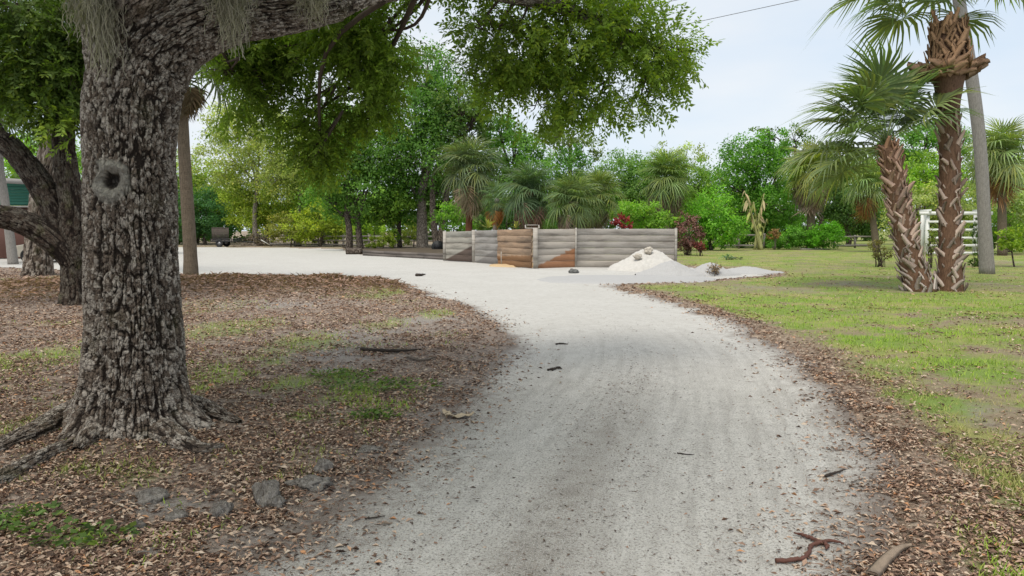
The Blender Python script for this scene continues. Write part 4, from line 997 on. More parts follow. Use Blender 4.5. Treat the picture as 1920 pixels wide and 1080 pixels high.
secs = [(0, 1, 5, (0.31, 0.30, 0.265), (0.36, 0.335, 0.29), (0.085, 0.055, 0.045), P(840, 483, 38), P(886, 459, 36), .03, 0.0),
        (1, 2, 5, (0.30, 0.285, 0.265), (0.34, 0.32, 0.30), (0.20, 0.185, 0.175), P(893, 489, 36), P(942, 459, 34), .02, 0.0),
        (2, 3, 6, (0.37, 0.265, 0.185), (0.40, 0.26, 0.165), (0.24, 0.13, 0.065), P(940, 478, 33), P(1003, 476, 31), .12, -.16),
        (3, 4, 6, (0.40, 0.365, 0.325), (0.41, 0.37, 0.325), (0.30, 0.135, 0.06), P(1012, 493, 31), P(1072, 466, 31), .16, 0.0),
        (4, 5, 6, (0.365, 0.34, 0.31), (0.40, 0.36, 0.31), None, None, None, .05, 0.0)]
for a, bb, npl, base, warm, stn, s0, s1, rag, off in secs:
    A, B = wn[a], wn[bb]; e = B - A; L = np.linalg.norm(e[:2]); ang = math.atan2(e[1], e[0])
    mt = plank_mat('weathered_plank', base, warm, stn, s0, s1, rag)
    zt0, zt1 = topz[a], topz[bb]
    hh = (zt0 + zt1) / 2 / npl
    nrm = np.array([-math.sin(ang), math.cos(ang), 0])
    if nrm[1] < 0: nrm = -nrm
    for i in range(npl):
        lb = L - .02
        th = .05; zc = hh * (i + .5) - .02
        mb = MB()
        # one board: box with chamfered long edges
        y0, z0, ch = th / 2, hh / 2 - .003, .008
        prof = [(-y0, -z0 + ch), (-y0, z0 - ch), (-y0 + ch, z0), (y0 - ch, z0), (y0, z0 - ch), (y0, -z0 + ch), (y0 - ch, -z0), (-y0 + ch, -z0)]
        xs = [-lb / 2, -lb / 4, 0, lb / 4, lb / 2]
        Vp = np.array([[x, y + .006 * math.sin(x * 3 + i * 2), z + .004 * math.sin(x * 2 + i)] for x in xs for y, z in prof])
        F = grid_faces(5, 8, True); mb.add(Vp, F); mb.F4.append(np.array([[0, 1, 2, 3], [0, 3, 4, 7], [4, 5, 6, 7], [32 + 3, 32 + 2, 32 + 1, 32], [32 + 7, 32 + 4, 32 + 3, 32], [32 + 7, 32 + 6, 32 + 5, 32 + 4]]))
        o = mb.build('plank', mt, wall)
        q = (A + B) / 2 + nrm * (off + random.uniform(-.014, .014)); q[2] = zc
        o.location = q - np.array(wall.location); o.rotation_euler = (0, math.radians(random.uniform(-.25, .25)) - (math.atan2(zt1 - zt0, L) * (i / npl)), ang)
POSTM = plank_mat('weathered_post', (0.42, 0.395, 0.355), (0.45, 0.41, 0.36))
for j, (n_, zt) in enumerate(zip(wn, topz)):
    w = [.16, .17, .1, .19, .07, .09][j]
    if j == 2: continue
    mb = MB(); mb.box((0, 0, zt / 2), (w, .12, zt + .04))
    o = mb.build('post', POSTM, wall); o.location = n_ - np.array(wall.location) + np.array([0, -.10 if j not in (4, 5) else -.075, 0])
    o.rotation_euler = (random.uniform(-.01, .01), random.uniform(-.012, .012), 0)
mb = MB(); mb.box((0, 0, .29), (.1, .12, .58)); o = mb.build('post', POSTM, wall); o.location = wn[2] - np.array(wall.location) + np.array([.04, -.42, 0])
# wooden tray leaning on top of the wall
tr0 = P(998, 428, 33.2); tray = thing('wooden_tray', 'small open wooden frame lying on top of the plank wall', 'wooden frame', tr0 + np.array([0, .1, 0]))
for c, d in [((0, -.16, .0), (.62, .05, .05)), ((0, .26, .14), (.5, .05, .05)), ((-.30, .05, .07), (.05, .42, .05)), ((.30, .05, .07), (.05, .42, .05))]:
    mb = MB(); R = Matrix.Rotation(.3 if d[1] > .2 else 0, 3, 'X'); mb.box((0, 0, 0), d, R); o = mb.build('slat', POSTM, tray); o.location = c

# low timber edging in front of the clump of trees
e0, e1 = GP(682, 478), GP(832, 486)
edg = thing('timber_edging', 'low grey edging of two courses of laid timbers below the tree clump', 'timber edging', e0)
TIMB = plank_mat('grey_landscape_timber', (0.155, 0.14, 0.13), (0.18, 0.155, 0.14))
dv = e1 - e0; L = np.linalg.norm(dv[:2]); an = math.atan2(dv[1], dv[0])
for row in range(2):
    x = 0
    for k in range(3):
        ln = [.46, .33, .21][k] * L if row == 0 else [.30, .42, .28][k] * L
        mb = MB(); mb.box((ln / 2, 0, 0), (ln - .03, .16, .155)); o = mb.build('timber', TIMB, edg)
        o.location = (math.cos(an) * x, math.sin(an) * x, .08 + .165 * row); o.rotation_euler = (0, random.uniform(-.006, .006), an + random.uniform(-.01, .01)); x += ln
# soil bank held by the edging: part of the terrain
mb = MB()
q = [e0 + np.array([.1, .2, .28]), e1 + np.array([0, .2, .28]), G(842, 466) + np.array([0, 0, .2]), G(640, 464) + np.array([0, 0, .05])]
nb_ = 24; uu, vv = np.meshgrid(np.linspace(0, 1, nb_), np.linspace(0, 1, nb_)); uu, vv = uu.ravel()[:, None], vv.ravel()[:, None]
Vb = (q[0] * (1 - uu) + q[1] * uu) * (1 - vv) + (q[3] * (1 - uu) + q[2] * uu) * vv
Vb[:, 2] += .06 * (fbm(xy0(Vb[:, 0], Vb[:, 1], 1.0), 5, 3) - .5)
SOIL = plain('dark_soil_bank', (0.10, 0.08, 0.06), .95, .1, var=.5, scale=3)
tag(link('soil_bank', mesh_np('soil_bank', Vb, grid_faces(nb_, nb_, False), SOIL, True)), kind='structure')

# ------------------------------------------------------------------ heaps
def mound(name, label, cat, cx, cy, rx, ry, h, mat, seed, lump=.25, p=1.6, kind=None, detail=90):
    n = detail; u = np.linspace(-1, 1, n); X, Y = np.meshgrid(u, u); X, Y = X.ravel(), Y.ravel()
    ang = np.arctan2(Y, X); wob_ = .75 + .5 * fbm(np.stack([np.cos(ang) * 1.5, np.sin(ang) * 1.5, ang * 0], 1), seed, 3)
    d = np.hypot(X, Y) / wob_
    q = np.stack([X * rx * 2.2, Y * ry * 2.2, X * 0], 1)
    z = h * (np.clip(1 - np.sqrt(d * d + .02) + .141, 0, 1)) ** p * (1 + lump * 2 * (fbm(q, seed + 3, 4) - .5)) + (.10 * h * (fbm(q * 5, seed + 7, 4) - .5) + .05 * min(h, .5) * (fbm(q * 17, seed + 8, 3) - .5)) * (d < 1) - .09 * sstep(.85, 1.05, d)
    V = np.stack([cx + X * rx, cy + Y * ry, z + gz(cx, cy) + .01], 1)
    F = grid_faces(n, n, False); F = F[(d[F] < 1.12).all(1)]
    o = thing(name, label, cat, (cx, cy, 0)) if not kind else None
    used_ = np.unique(F); rm_ = np.full(len(V), -1); rm_[used_] = np.arange(len(used_))
    V2 = V[used_] - (np.array([cx, cy, 0]) if o else 0)
    me_ = mesh_np('heap', V2, rm_[F], mat, True)
    if o: link('heap', me_, o); return o
    return tag(link(name, me_), kind=kind)
SANDM = plain('pale_cream_sand', (0.50, 0.482, 0.45), .95, .1, var=.18, scale=9)
GRAVM = plain('blue_grey_gravel', (0.385, 0.38, 0.375), .95, .1, var=.3, scale=40)
c = G(1222, 507); mound('sand_pile', 'pale cream sand pile heaped against the end of the plank wall', 'sand pile', c[0], 29.3, 1.6, 1.25, .84, SANDM, 3, .3, 1.15)
for i, (px, py, r, Yq) in enumerate([(1197, 471, .14, 28.9), (1214, 466, .17, 29.1), (1204, 486, .1, 28.5), (1185, 492, .08, 28.4), (1232, 470, .09, 29.0)]):
    pass
c = G(1290, 519); mound('gravel_pile', 'blue-grey gravel mound in front of the sand pile', 'gravel pile', c[0] - .35, 25.8, 1.2, .95, .52, GRAVM, 8, .15, 1.5)
c = G(1345, 517); mound('gravel_pile', 'small pale gravel mound with dry weeds at the lawn edge', 'gravel pile', c[0], 26.2, 1.1, .8, .42, GRAVM, 15, .3, 1.4)
c = G(1410, 513); mound('gravel_pile', 'low spread-out ridge of gravel trailing over the grass', 'gravel pile', c[0], 27.2, 1.5, .7, .2, GRAVM, 19, .6, 1.1)
c = G(1180, 524); mound('gravel_pad', None, None, c[0], 23.6, 2.9, 2.1, .07, GRAVM, 22, .6, .6, kind='structure', detail=70)
MULCHP = plain('orange_sawdust', (0.50, 0.37, 0.22), .95, .1, var=.3, scale=25)
c = G(978, 497); mound('sawdust_patch', None, None, c[0], c[1] + .2, 1.4, 1.3, .09, MULCHP, 26, .6, .5, kind='structure', detail=60)
def rock(label, p, r, mat, seed, name='rock', cat='rock', flat=.6, sx=1.0):
    n = 40; th = np.linspace(0, 2 * np.pi, n, endpoint=False); ph = np.linspace(-np.pi / 2, np.pi / 2, 26)
    TH, PH = np.meshgrid(th, ph); d = np.stack([np.cos(TH) * np.cos(PH), np.sin(TH) * np.cos(PH), np.sin(PH)], -1).reshape(-1, 3)
    rr = r * (.35 + 1.3 * fbm(d * 1.5 + seed * 3.1, seed, 4)) + r * .55 * (fbm(d * np.array([6, 6, 2.0]) + seed, seed + 2, 3) - .5)
    V = d * rr[:, None] * np.array([sx, 1, flat])
    o = link(name, mesh_np(name, V, grid_faces(26, n, True), mat, True), loc=p); return tag(o, label, cat)
STONE = plain('dark_stone', (0.12, 0.12, 0.115), .85, .25, var=.5, scale=8)
rock('dark grey boulder sitting on the pale sand before the plank wall', GP(1075, 511) + np.array([0, 0, .05]), .17, STONE, 4)
CLOD = plain('clod_of_sand', (0.46, 0.42, 0.36), .95, .1, var=.25, scale=12)
rock('large clod lodged near the top of the sand pile', P(1216, 470, 28.95), .16, CLOD, 6, 'sand_clod', 'clod', .8)
rock('clod on the sloping side of the sand pile towards the wall', P(1196, 481, 28.7), .14, CLOD, 7, 'sand_clod', 'clod', .8)

# ------------------------------------------------------------------ old root knobs by the drive
def knob_mat():
    m, t, out = new_mat('weathered_root_wood'); b = NB(t); oc = b.objc()
    f = b.noise(b.mapping(oc, (1, 1, .35)), 38, 6, .7, 1.6); g = b.noise(oc, 9, 4)
    k = b.math('ADD', b.math('MULTIPLY', f, .7), b.math('MULTIPLY', g, .35))
    b.principled(out, b.ramp(k, [(.36, (.06, .05, .042)), (.47, (.22, .195, .17)), (.66, (.42, .385, .345))]), .95, .1, b.bump(f, .03, 1.0)); return m
KNOB = knob_mat()
for lab, px, py, r, fl, sx, sd in [
        ('tallest lumpy grey root knob beside the drive, twisted like driftwood', 500, 942, .115, 1.1, .8, 1), ('grey root knob split off beside the tallest one', 518, 948, .075, .9, .8, 12),
        ('egg-shaped grey root knob standing alone in the leaves', 415, 965, .085, 1.0, .8, 2), ('long flat grey root ridge nearest the drive edge', 585, 912, .12, .45, 1.3, 3),
        ('small dark grey root knob with a notch among brown leaves', 333, 972, .075, .7, .9, 4), ('low grey root hump half sunk in leaves before the great oak', 283, 938, .1, .6, 1.1, 5),
        ('small pale root knob nearest the bottom leaf litter', 255, 992, .06, .8, .8, 6), ('tiny flat grey root stub at the sandy drive edge', 276, 1038, .055, .4, 1.3, 7),
        ('slender grey root knob farther up the drive edge', 606, 886, .08, .9, .8, 8), ('mossy flat grey stone-like root at the drive edge', 697, 847, .085, .4, 1.4, 9)]:
    p = GP(px, py); rock(lab, p + np.array([0, 0, r * fl * .12]), r * .78, KNOB, sd + 30, 'root_knob', 'root', fl, sx)

# ------------------------------------------------------------------ sticks and scraps on the drive
def stick(label, paths, rad, mat=None, name='fallen_stick', cat='stick', sides=7):
    first = GP(*paths[0][0]); o = thing(name, label, cat, first) if len(paths) > 1 else None
    for pth in paths:
        pts = []
        for p in pth:
            g = G(*p); g[2] = gz(g[0], g[1]) + .012 + rad * .8; pts.append(g)
        mb = MB(); n = max(8, len(pts) * 6)
        pts = spline(pts, n); pts[1:-1] += rng.normal(size=(n - 2, 3)) * rad * np.array([.22, .22, .08])
        mb.tube(pts, np.interp(np.linspace(0, 1, n), [0, .4, .8, 1], [rad, rad * .9, rad * .7, rad * .4]) * rng.uniform(.78, 1.2, n), sides)
        if o:
            mb.V = [local(np.concatenate(mb.V), o)]; mb.build('branch', mat, o, True)
        else:
            s = mb.build(name, mat, None, True); tag(s, label, cat); return s
    return o
REDST = plain('red_brown_stick', (0.125, 0.058, 0.044), .8, .2, var=.45, scale=25)
GRYST = plain('grey_stick', (0.14, 0.115, 0.095), .9, .15, var=.4, scale=25)
DRKST = plain('dark_stick', (0.05, 0.04, 0.034), .9, .15, var=.4, scale=25)
stick('forked reddish-brown stick lying on the drive', [[(1455, 1047), (1500, 1045), (1516, 1034), (1520, 1022), (1543, 1013), (1562, 1012), (1583, 1019)], [(1540, 1016), (1524, 1007), (1505, 999), (1489, 995)], [(1545, 1014), (1552, 1022), (1548, 1026)]], .0115, REDST)
stick('short dark stick on the drive towards the leafy verge', [[(1548, 889), (1562, 884), (1585, 879)]], .010, DRKST)
stick('thin pale curl of frond stem on the drive', [[(1608, 912), (1597, 906), (1602, 899), (1622, 895)]], .004, GRYST)
stick('knotted dark twig clump in the middle of the far drive', [[(1027, 688), (1040, 685), (1054, 686)], [(1036, 688), (1046, 683), (1052, 684)]], .012, DRKST)
stick('small dark twig farther along the drive bend', [[(1042, 642), (1052, 641), (1065, 642)]], .012, DRKST)
stick('long grey branch lying in the leaf litter by the drive', [[(676, 657), (715, 660), (750, 660), (790, 658)]], .025, DRKST)
stick('thin grey branch lying behind the longer one in the litter', [[(765, 672), (790, 677), (818, 671)]], .018, GRYST)
stick('dark broken branch piece on the pale lot', [[(780, 516), (788, 516), (797, 515)]], .05, DRKST)
stick('fine dark twig across the near drive', [[(1270, 846), (1285, 848), (1302, 849)]], .005, DRKST)
stick('crooked little twig by the middle grit line', [[(1115, 822), (1124, 812), (1128, 826), (1131, 834)]], .006, DRKST)
stick('thin straight twig near the shaded verge of the drive', [[(684, 968), (700, 966), (722, 962)]], .005, DRKST)
# bark strip
bp = [G(1636, 1082), G(1660, 1055), G(1684, 1036), G(1708, 1031)]
sp_ = spline(bp, 16); t_, a_, b_ = frames(sp_)
sidev = np.cross(t_, np.array([0, 0, 1.0])); wv = np.interp(np.linspace(0, 1, 16), [0, .5, 1], [.034, .03, .008])
zz = np.array([gz(*p[:2]) for p in sp_]) + .014
rowsV = []
for s_, h_ in ((-1, .012), (-.4, .026), (.4, .026), (1, .012), (.4, .016), (-.4, .016)):
    q = sp_ + sidev * (wv * s_)[:, None]; q[:, 2] = zz + h_; rowsV.append(q)
Vs = np.stack(rowsV, 1).reshape(-1, 3)
tag(link('bark_strip', mesh_np('bark_strip', Vs, [grid_faces(16, 6, True), np.array([[0, 1, 2, 3], [0, 3, 4, 5]]), np.array([[93, 92, 91, 90], [95, 94, 93, 90]])], plain('dry_bark_strip', (0.26, 0.2, 0.15), .85, .2, var=.4, scale=30), True)), 'curled dry strip of tan bark at the drive edge', 'bark strip')
# tan scraps of dry leaf
DRYLEAF = plain('tan_dry_leaf', (0.42, 0.34, 0.24), .85, .2, var=.3, scale=20)
for lab, px, py, s_, rz in [('larger tan dry leaf scrap on the shaded drive', 862, 782, .13, .4), ('narrow tan dry leaf scrap beside the larger one', 838, 777, .09, 2.0)]:
    u = np.linspace(-1, 1, 9); X, Y = np.meshgrid(u, u); wdt = .38 * (1 - X ** 2 * .8)
    V = np.stack([X * s_, Y * wdt * s_, .18 * s_ * (X ** 2 + .6 * Y ** 2) + .01 * np.sin(X * 7)], -1).reshape(-1, 3)
    o = link('dry_leaf', mesh_np('dry_leaf', V, grid_faces(9, 9, False), DRYLEAF, True), loc=GP(px, py) + np.array([0, 0, .015]), rot=(0, .05, rz)); tag(o, lab, 'dry leaf')

# ------------------------------------------------------------------ fences, trellis
FENW = plank_mat('grey_fence_rail', (0.27, 0.25, 0.235), (0.31, 0.29, 0.27))
def rail_fence(label, a, bq, nposts, h, nr):
    o = thing('rail_fence', label, 'fence', a); dv = bq - a; L = np.linalg.norm(dv[:2]); an = math.atan2(dv[1], dv[0])
    for i in range(nposts):
        p = dv * i / (nposts - 1); mb = MB(); mb.box((0, 0, h / 2), (.13, .13, h + .1)); q = mb.build('post', FENW, o); q.location = (p[0], p[1], 0); q.rotation_euler = (random.uniform(-.03, .03), random.uniform(-.03, .03), an)
    sl = L / (nposts - 1)
    for r_i in range(nr):
        z = h * (.22 + .70 * r_i / max(1, nr - 1))
        for i in range(nposts - 1):
            p = dv * (i + .5) / (nposts - 1); mb = MB(); mb.box((0, 0, 0), (sl - .02, .05, .13)); q = mb.build('rail', FENW, o)
            q.location = (p[0] + .1 * math.sin(an), p[1] - .1 * math.cos(an), z); q.rotation_euler = (0, random.uniform(-.012, .012), an)
rail_fence('grey three-rail fence along the far side of the lot behind the trees', G(508, 462), G(842, 465), 8, 1.0, 3)
rail_fence('short two-rail fence behind the tattered banana plant', G(1345, 467) + np.array([0, 1, 0]), G(1440, 467) + np.array([0, 1, 0]), 3, 1.15, 2)
rail_fence('low grey rail fence beside the round bush under the pale palm', G(1572, 466) + np.array([0, .8, 0]), G(1650, 465) + np.array([0, .8, 0]), 3, 1.0, 2)
WHITE = plain('chalky_white_paint', (0.72, 0.72, 0.70), .7, .3, var=.12, scale=6)
Yw = 44.0; wl, wr = P(1736, 478, Yw), P(1836, 478, Yw)
trl = thing('rail_trellis', 'white painted ladder-like rail trellis behind the booted palms', 'trellis', (wl[0], wl[1], gz(wl[0], wl[1])))
k = Yw / FPX
for x in (0.0, wr[0] - wl[0]):
    for dy_ in (0, .5):
        mb = MB(); mb.box((0, 0, 1.25), (.18, .16, 2.5)); o = mb.build('post', WHITE, trl); o.location = (x, dy_, 0)
for zp in (404, 416, 431, 446, 460, 474):
    z = CAMH + (HOR - zp) * k; wd = wr[0] - wl[0]
    if zp == 404:
        mb = MB(); mb.box((0, 0, 0), (wd + 1.1, .12, .2)); o = mb.build('top_beam', WHITE, trl); o.location = (wd / 2, -.15, z + .12)
    else:
        mb = MB(); mb.box((0, 0, 0), (wd, .06, .14)); o = mb.build('rail', WHITE, trl); o.location = (wd / 2, -.115, z)
for x in (0, wr[0] - wl[0]):
    mb = MB(); mb.box((0, 0, 0), (.1, 1.1, .14)); o = mb.build('crossbar', WHITE, trl); o.location = (x, .25, CAMH + (HOR - 397) * k + .05)

# ------------------------------------------------------------------ shrubs and odd plants
def shrub(label, px, py, parts, Y, col, stems=10, leaf=.1, dens=.8, mat=LEAF, cat='shrub', name='shrub', stem_mat=None, hz=None):
    k = Y / FPX; gb = P(px, py, Y); gb[2] = gz(gb[0], gb[1]); o = thing(name, label, cat, gb)
    pp = [(P(a, b_, Y), np.array([rx * k, (rx + ry) * .5 * k, ry * k])) for a, b_, rx, ry in parts]
    c = link('foliage', foliage_mesh('foliage', pp, o, leaf, dens, random.randint(0, 999), mat), o); c.color = (*col, 1)
    mb = MB()
    for i in range(stems):
        cc, rr = pp[i % len(pp)]; e = cc + rand_unit(1)[0] * rr * .85; s = np.array(gb) + rng.normal(size=3) * np.array([.08, .08, 0])
        s[2] = gb[2] - .05
        mb.tube([s, s * .6 + e * .4 + np.array([0, 0, .15]), e], [.016, .012, .005], 4, 6)
    mb.V = [local(np.concatenate(mb.V), o)]; mb.build('stems', stem_mat or TWIG, o); return o
shrub('round crimson-leaved shrub peeping over the plank wall', 1166, 480, [(1164, 418, 15, 13), (1168, 410, 9, 8), (1180, 426, 12, 6)], 34, (0.21, 0.035, 0.045), 8, .15, 1.0, name='red_shrub')
shrub('tall dark purple-brown dried shrub at the end of the plank wall', 1290, 474, [(1287, 434, 22, 38), (1284, 412, 13, 20), (1304, 442, 18, 30), (1274, 452, 12, 20)], 44, (0.21, 0.115, 0.10), 34, .14, .75, DRY, name='dried_shrub', stem_mat=GRYST)
shrub('low rounded dusky red shrub beside the dried purple one', 1312, 474, [(1312, 462, 13, 11)], 43, (0.15, 0.045, 0.05), 10, .14, 1.0, name='red_shrub')
shrub('thin straggly shrub with reddish leaf tips by the leaning palm', 1650, 500, [(1648, 470, 16, 20), (1640, 458, 12, 12), (1660, 480, 12, 12)], 31, (0.16, 0.14, 0.06), 22, .085, .45, name='thin_shrub')
shrub('twiggy yellow-green shrub between the two booted palms', 1742, 502, [(1742, 462, 12, 20), (1738, 488, 10, 10), (1750, 440, 9, 12)], 30, (0.16, 0.19, 0.05), 14, .085, .5, name='thin_shrub')
shrub('dark leafy vine clump climbing the trellis post by the grey trunk', 1835, 502, [(1834, 470, 7, 30), (1832, 430, 8, 22), (1826, 490, 12, 8)], 31, (0.07, 0.12, 0.03), 12, .08, .8, name='climbing_vine')
shrub('silvery weed with broad leaves standing in the mown lawn', 1365, 489, [(1362, 483, 14, 5), (1385, 487, 14, 2.5)], 38, (0.16, 0.22, 0.15), 8, .17, .8, cat='weed', name='lawn_weed')
shrub('tuft of dry brown weeds on the gravel mound', 1340, 512, [(1340, 498, 13, 8), (1335, 507, 16, 6)], 25.6, (0.25, 0.19, 0.13), 14, .09, .35, DRY, cat='weed', name='dry_weed', stem_mat=GRYST)
shrub('small speckled red and yellow plant beside the banana plant', 1452, 467, [(1450, 440, 10, 11), (1455, 434, 9, 7)], 56, (0.22, 0.13, 0.07), 6, .16, .8, name='speckled_shrub', stem_mat=GRYST)
# spiky plant behind the wall
def spiky(label, px, py, Y, n, L, col):
    gb = P(px, py, Y); o = thing('spiky_plant', label, 'plant', gb)
    for i in range(n):
        az = i * 2.4; el = math.radians(random.uniform(25, 80)); d = np.array([math.cos(az) * math.cos(el), math.sin(az) * math.cos(el), math.sin(el)])
        s_ = np.linspace(0, 1, 6); c_ = d[None] * (s_ * L)[:, None] - np.array([0, 0, .35 * L]) * (s_ ** 2)[:, None]
        sd_ = np.cross(d, [0, 0, 1]); sd_ /= np.linalg.norm(sd_); w = .05 * np.sin(np.pi * (.15 + .85 * s_)) + .003
        V = np.concatenate([c_ - sd_ * w[:, None], c_ + sd_ * w[:, None]]); j = np.arange(5)
        q = link('leaf_blade', mesh_np('leaf_blade', V, np.stack([j, j + 6, j + 7, j + 1], 1), FROND, True, {'rnd': np.full(12, random.random())}), o); q.color = (*col, 1)
spiky('yellow-green spiky plant behind the wall below the thin-trunked palm', 915, 428, 40, 14, .95, (0.2, 0.21, 0.06))
spiky('yellowish strap-leaved plant behind the wooden tray', 968, 428, 38, 10, .6, (0.24, 0.24, 0.06))
# tattered banana plant
Yb = 56.0; gb = P(1424, 467, Yb); gb[2] = gz(gb[0], gb[1]); ban = thing('banana_plant', 'tall tattered banana-like plant with pale stalks and torn dry leaves', 'plant', gb)
STALK = plain('pale_green_stalk', (0.30, 0.30, 0.13), .6, .3, var=.3, scale=6)
for i, (tx, ty, r0) in enumerate([(1396, 358, .09), (1413, 378, .10), (1433, 362, .09), (1422, 400, .13), (1404, 392, .07), (1438, 410, .07)]):
    s = gb + np.array([rng.normal() * .15, rng.normal() * .1, -.05]); e = P(tx, ty, Yb)
    mb = MB(); mb.tube([s, s * .5 + e * .5 + np.array([.08 * (1 if tx > 1420 else -1) * -1, 0, 0]), e], [r0 * 1.2, r0 * .8, r0 * .3], 7, 10); mb.V = [local(np.concatenate(mb.V), ban)]; mb.build('stalk', STALK, ban, True)
    for q in range(14 if i < 4 else 5):
        p0 = e + (s - e) * (q * .04); d = np.array([rng.uniform(-.6, .6), rng.uniform(-.6, .6), rng.uniform(-1, .2)]); L = rng.uniform(.35, .9)
        s_ = np.linspace(0, 1, 5); c_ = p0 + d[None] * (s_ * L)[:, None] - np.array([0, 0, .5 * L]) * (s_ ** 2)[:, None]
        sd_ = rand_unit(1)[0]; w = .11 * np.sin(np.pi * (.1 + .85 * s_))
        V = np.concatenate([c_ - sd_ * w[:, None], c_ + sd_ * w[:, None]]); j = np.arange(4)
        lf = link('torn_leaf', mesh_np('torn_leaf', local(V, ban), np.stack([j, j + 5, j + 6, j + 1], 1), DRY, True, {'rnd': np.full(10, rng.random())}), ban); lf.color = ((.44, .36, .22, 1) if i in (0, 2) else (.26, .28, .09, 1))
pth = [(G(1527, 469), G(1541, 468.5))]
mb = MB(); a, c = GP(1514, 469), GP(1541, 468); mb.box((a + c) / 2 + np.array([0, 0, .06]), (np.linalg.norm(c - a), .18, .07)); tag(mb.build('grey_board', FENW), 'grey board lying on the grass in front of the round bush', 'board')

# ------------------------------------------------------------------ trailer, brush pile, log
Yr = 65.0
gt = P(428, 462, Yr); gt[2] = gz(gt[0], gt[1]); trr = thing('flat_trailer', 'dark flat utility trailer with its mesh ramp standing up', 'trailer', gt)
DARKM = plain('dark_steel', (0.035, 0.037, 0.04), .55, .4, metal=.3, var=.3)
kk = Yr / FPX
mb = MB(); mb.box((0, 0, .5), (2.5, 1.5, .1)); mb.build('deck', DARKM, trr)
mb = MB(); mb.box((0, -.74, .68), (2.5, .05, .06)); mb.box((0, .74, .68), (2.5, .05, .06)); [mb.box((x, y, .6), (.05, .05, .16)) for x in (-1.2, 0, 1.2) for y in (-.74, .74)]; mb.build('side_rail', DARKM, trr)
mb = MB(); mb.tube([(1.2, 0, .45), (2.1, 0, .42), (2.3, 0, .4)], .04, 6, 4); mb.build('drawbar', DARKM, trr)
TYRE = plain('tyre_rubber', (0.03, 0.03, 0.03), .8, .2)
for y in (-.8, .8):
    th = np.linspace(0, 2 * np.pi, 24, endpoint=False); pr = [(.17, -.09), (.29, -.1), (.33, -.06), (.33, .06), (.29, .1), (.17, .09)]
    V = np.array([[r * math.cos(t), w, r * math.sin(t)] for t in th for r, w in pr]); n6 = 6
    F = [[i * 6 + j, i * 6 + (j + 1) % 6, ((i + 1) % 24) * 6 + (j + 1) % 6, ((i + 1) % 24) * 6 + j] for i in range(24) for j in range(6)]
    wh = link('wheel', mesh_np('wheel', V, np.array(F), TYRE, True), trr, loc=(-.45, y, .33))
    mb = MB(); mb.tube([(0, -.05, 0), (0, .05, 0)], .175, 16); mb.build('rim', plain('grey_rim', (.35, .35, .36), .4, .5, .6), wh)
MESHM = plain('rusty_mesh', (0.12, 0.095, 0.085), .8, .2, var=.3)
rp = link('ramp', None, trr, loc=(-.62, -.6, .55), rot=(0, 0, .1)); bpy.data.objects.remove(rp)
mb = MB(); [mb.box((-.62 + x, -.1, 1.1), (.05, .04, 1.15)) for x in (-.7, .7)]; [mb.box((-.62, -.1, z), (1.4, .04, .05)) for z in (.55, 1.1, 1.65)]
[mb.box((-.62 + x, -.1, 1.1), (.05, .015, 1.1)) for x in np.linspace(-.62, .62, 15)]; [mb.box((-.62, -.085, z), (1.35, .012, .03)) for z in np.linspace(.62, 1.6, 11)]; mb.build('ramp', MESHM, trr)

gb = GP(484, 461); gb[1] += 0; bru = thing('brush_pile', 'grey heap of cut branches and brush at the lot edge', 'brush pile', gb)
mb = MB(); kb = gb[1] / FPX
for i in range(220):
    a = rng.uniform(0, 6.28); r = abs(rng.normal()) * .75; c = np.array([r * math.cos(a) * 1.5, r * math.sin(a), 0]); h = max(.05, 1.45 * (1 - r / 1.7)) * rng.random()
    d = rand_unit(1)[0] * np.array([1, 1, .6]) * rng.uniform(.3, 1.0); c[2] = h
    p0, p1 = c - d * .5, c + d * .5; p0[2] = max(p0[2], .02); p1[2] = max(p1[2], .02)
    mb.tube([p0, (p0 + p1) / 2 + rng.normal(size=3) * .06, p1], [.022, .02, .01], 4, 4, True, rng.random())
tw = mb.build('branches', plain('dead_branch', (.2, .165, .135), .9, .15, var=.4), bru); tw['kind'] = 'stuff'
pm = [(np.array([gb[0] + x, gb[1] + y, z]), np.array([.7, .6, .45])) for x, y, z in ((-.9, .2, .5), (0, 0, .7), (.7, .2, .4))]
f_ = link('dead_leaves', foliage_mesh('dead_leaves', pm, bru, .16, .5, 55, DRY), bru); f_.color = (.2, .17, .1, 1)
brd = P(499, 456, gb[1] - .9); mb = MB(); mb.box((0, 0, 0), (1.0, .22, .05)); o = mb.build('pale_board', WHITE); o.location = brd; o.rotation_euler = (0, .55, .2); o.location.z = .3; tag(o, 'pale board leaning against the brush pile', 'board')
lg = GP(664, 476); mb = MB(); mb.tube([(-.5, 0, .2), (0, .02, .2), (.5, .05, .2)], [.2, .22, .2], 12, 8); o = mb.build('cut_log', BARK, None, True); o.location = lg; tag(o, 'short thick cut log lying at the end of the timber edging', 'log')
dr = P(822, 470, 50.0); dr[2] = gz(dr[0], dr[1]) + .35; mb = MB(); mb.tube([(0, -.3, 0), (0, .3, 0)], .4, 16); o = mb.build('dark_barrel', DARKM, None, True); o.location = dr; o.rotation_euler = (0, 0, .3); tag(o, 'dark barrel lying beside the forked tree and the first wall post', 'barrel')
# end caps for barrel ribs
for yy in (-.28, 0, .28):
    mb = MB(); mb.tube([(0, yy - .02, 0), (0, yy + .02, 0)], .415, 16); mb.build('hoop', DARKM, o, True)

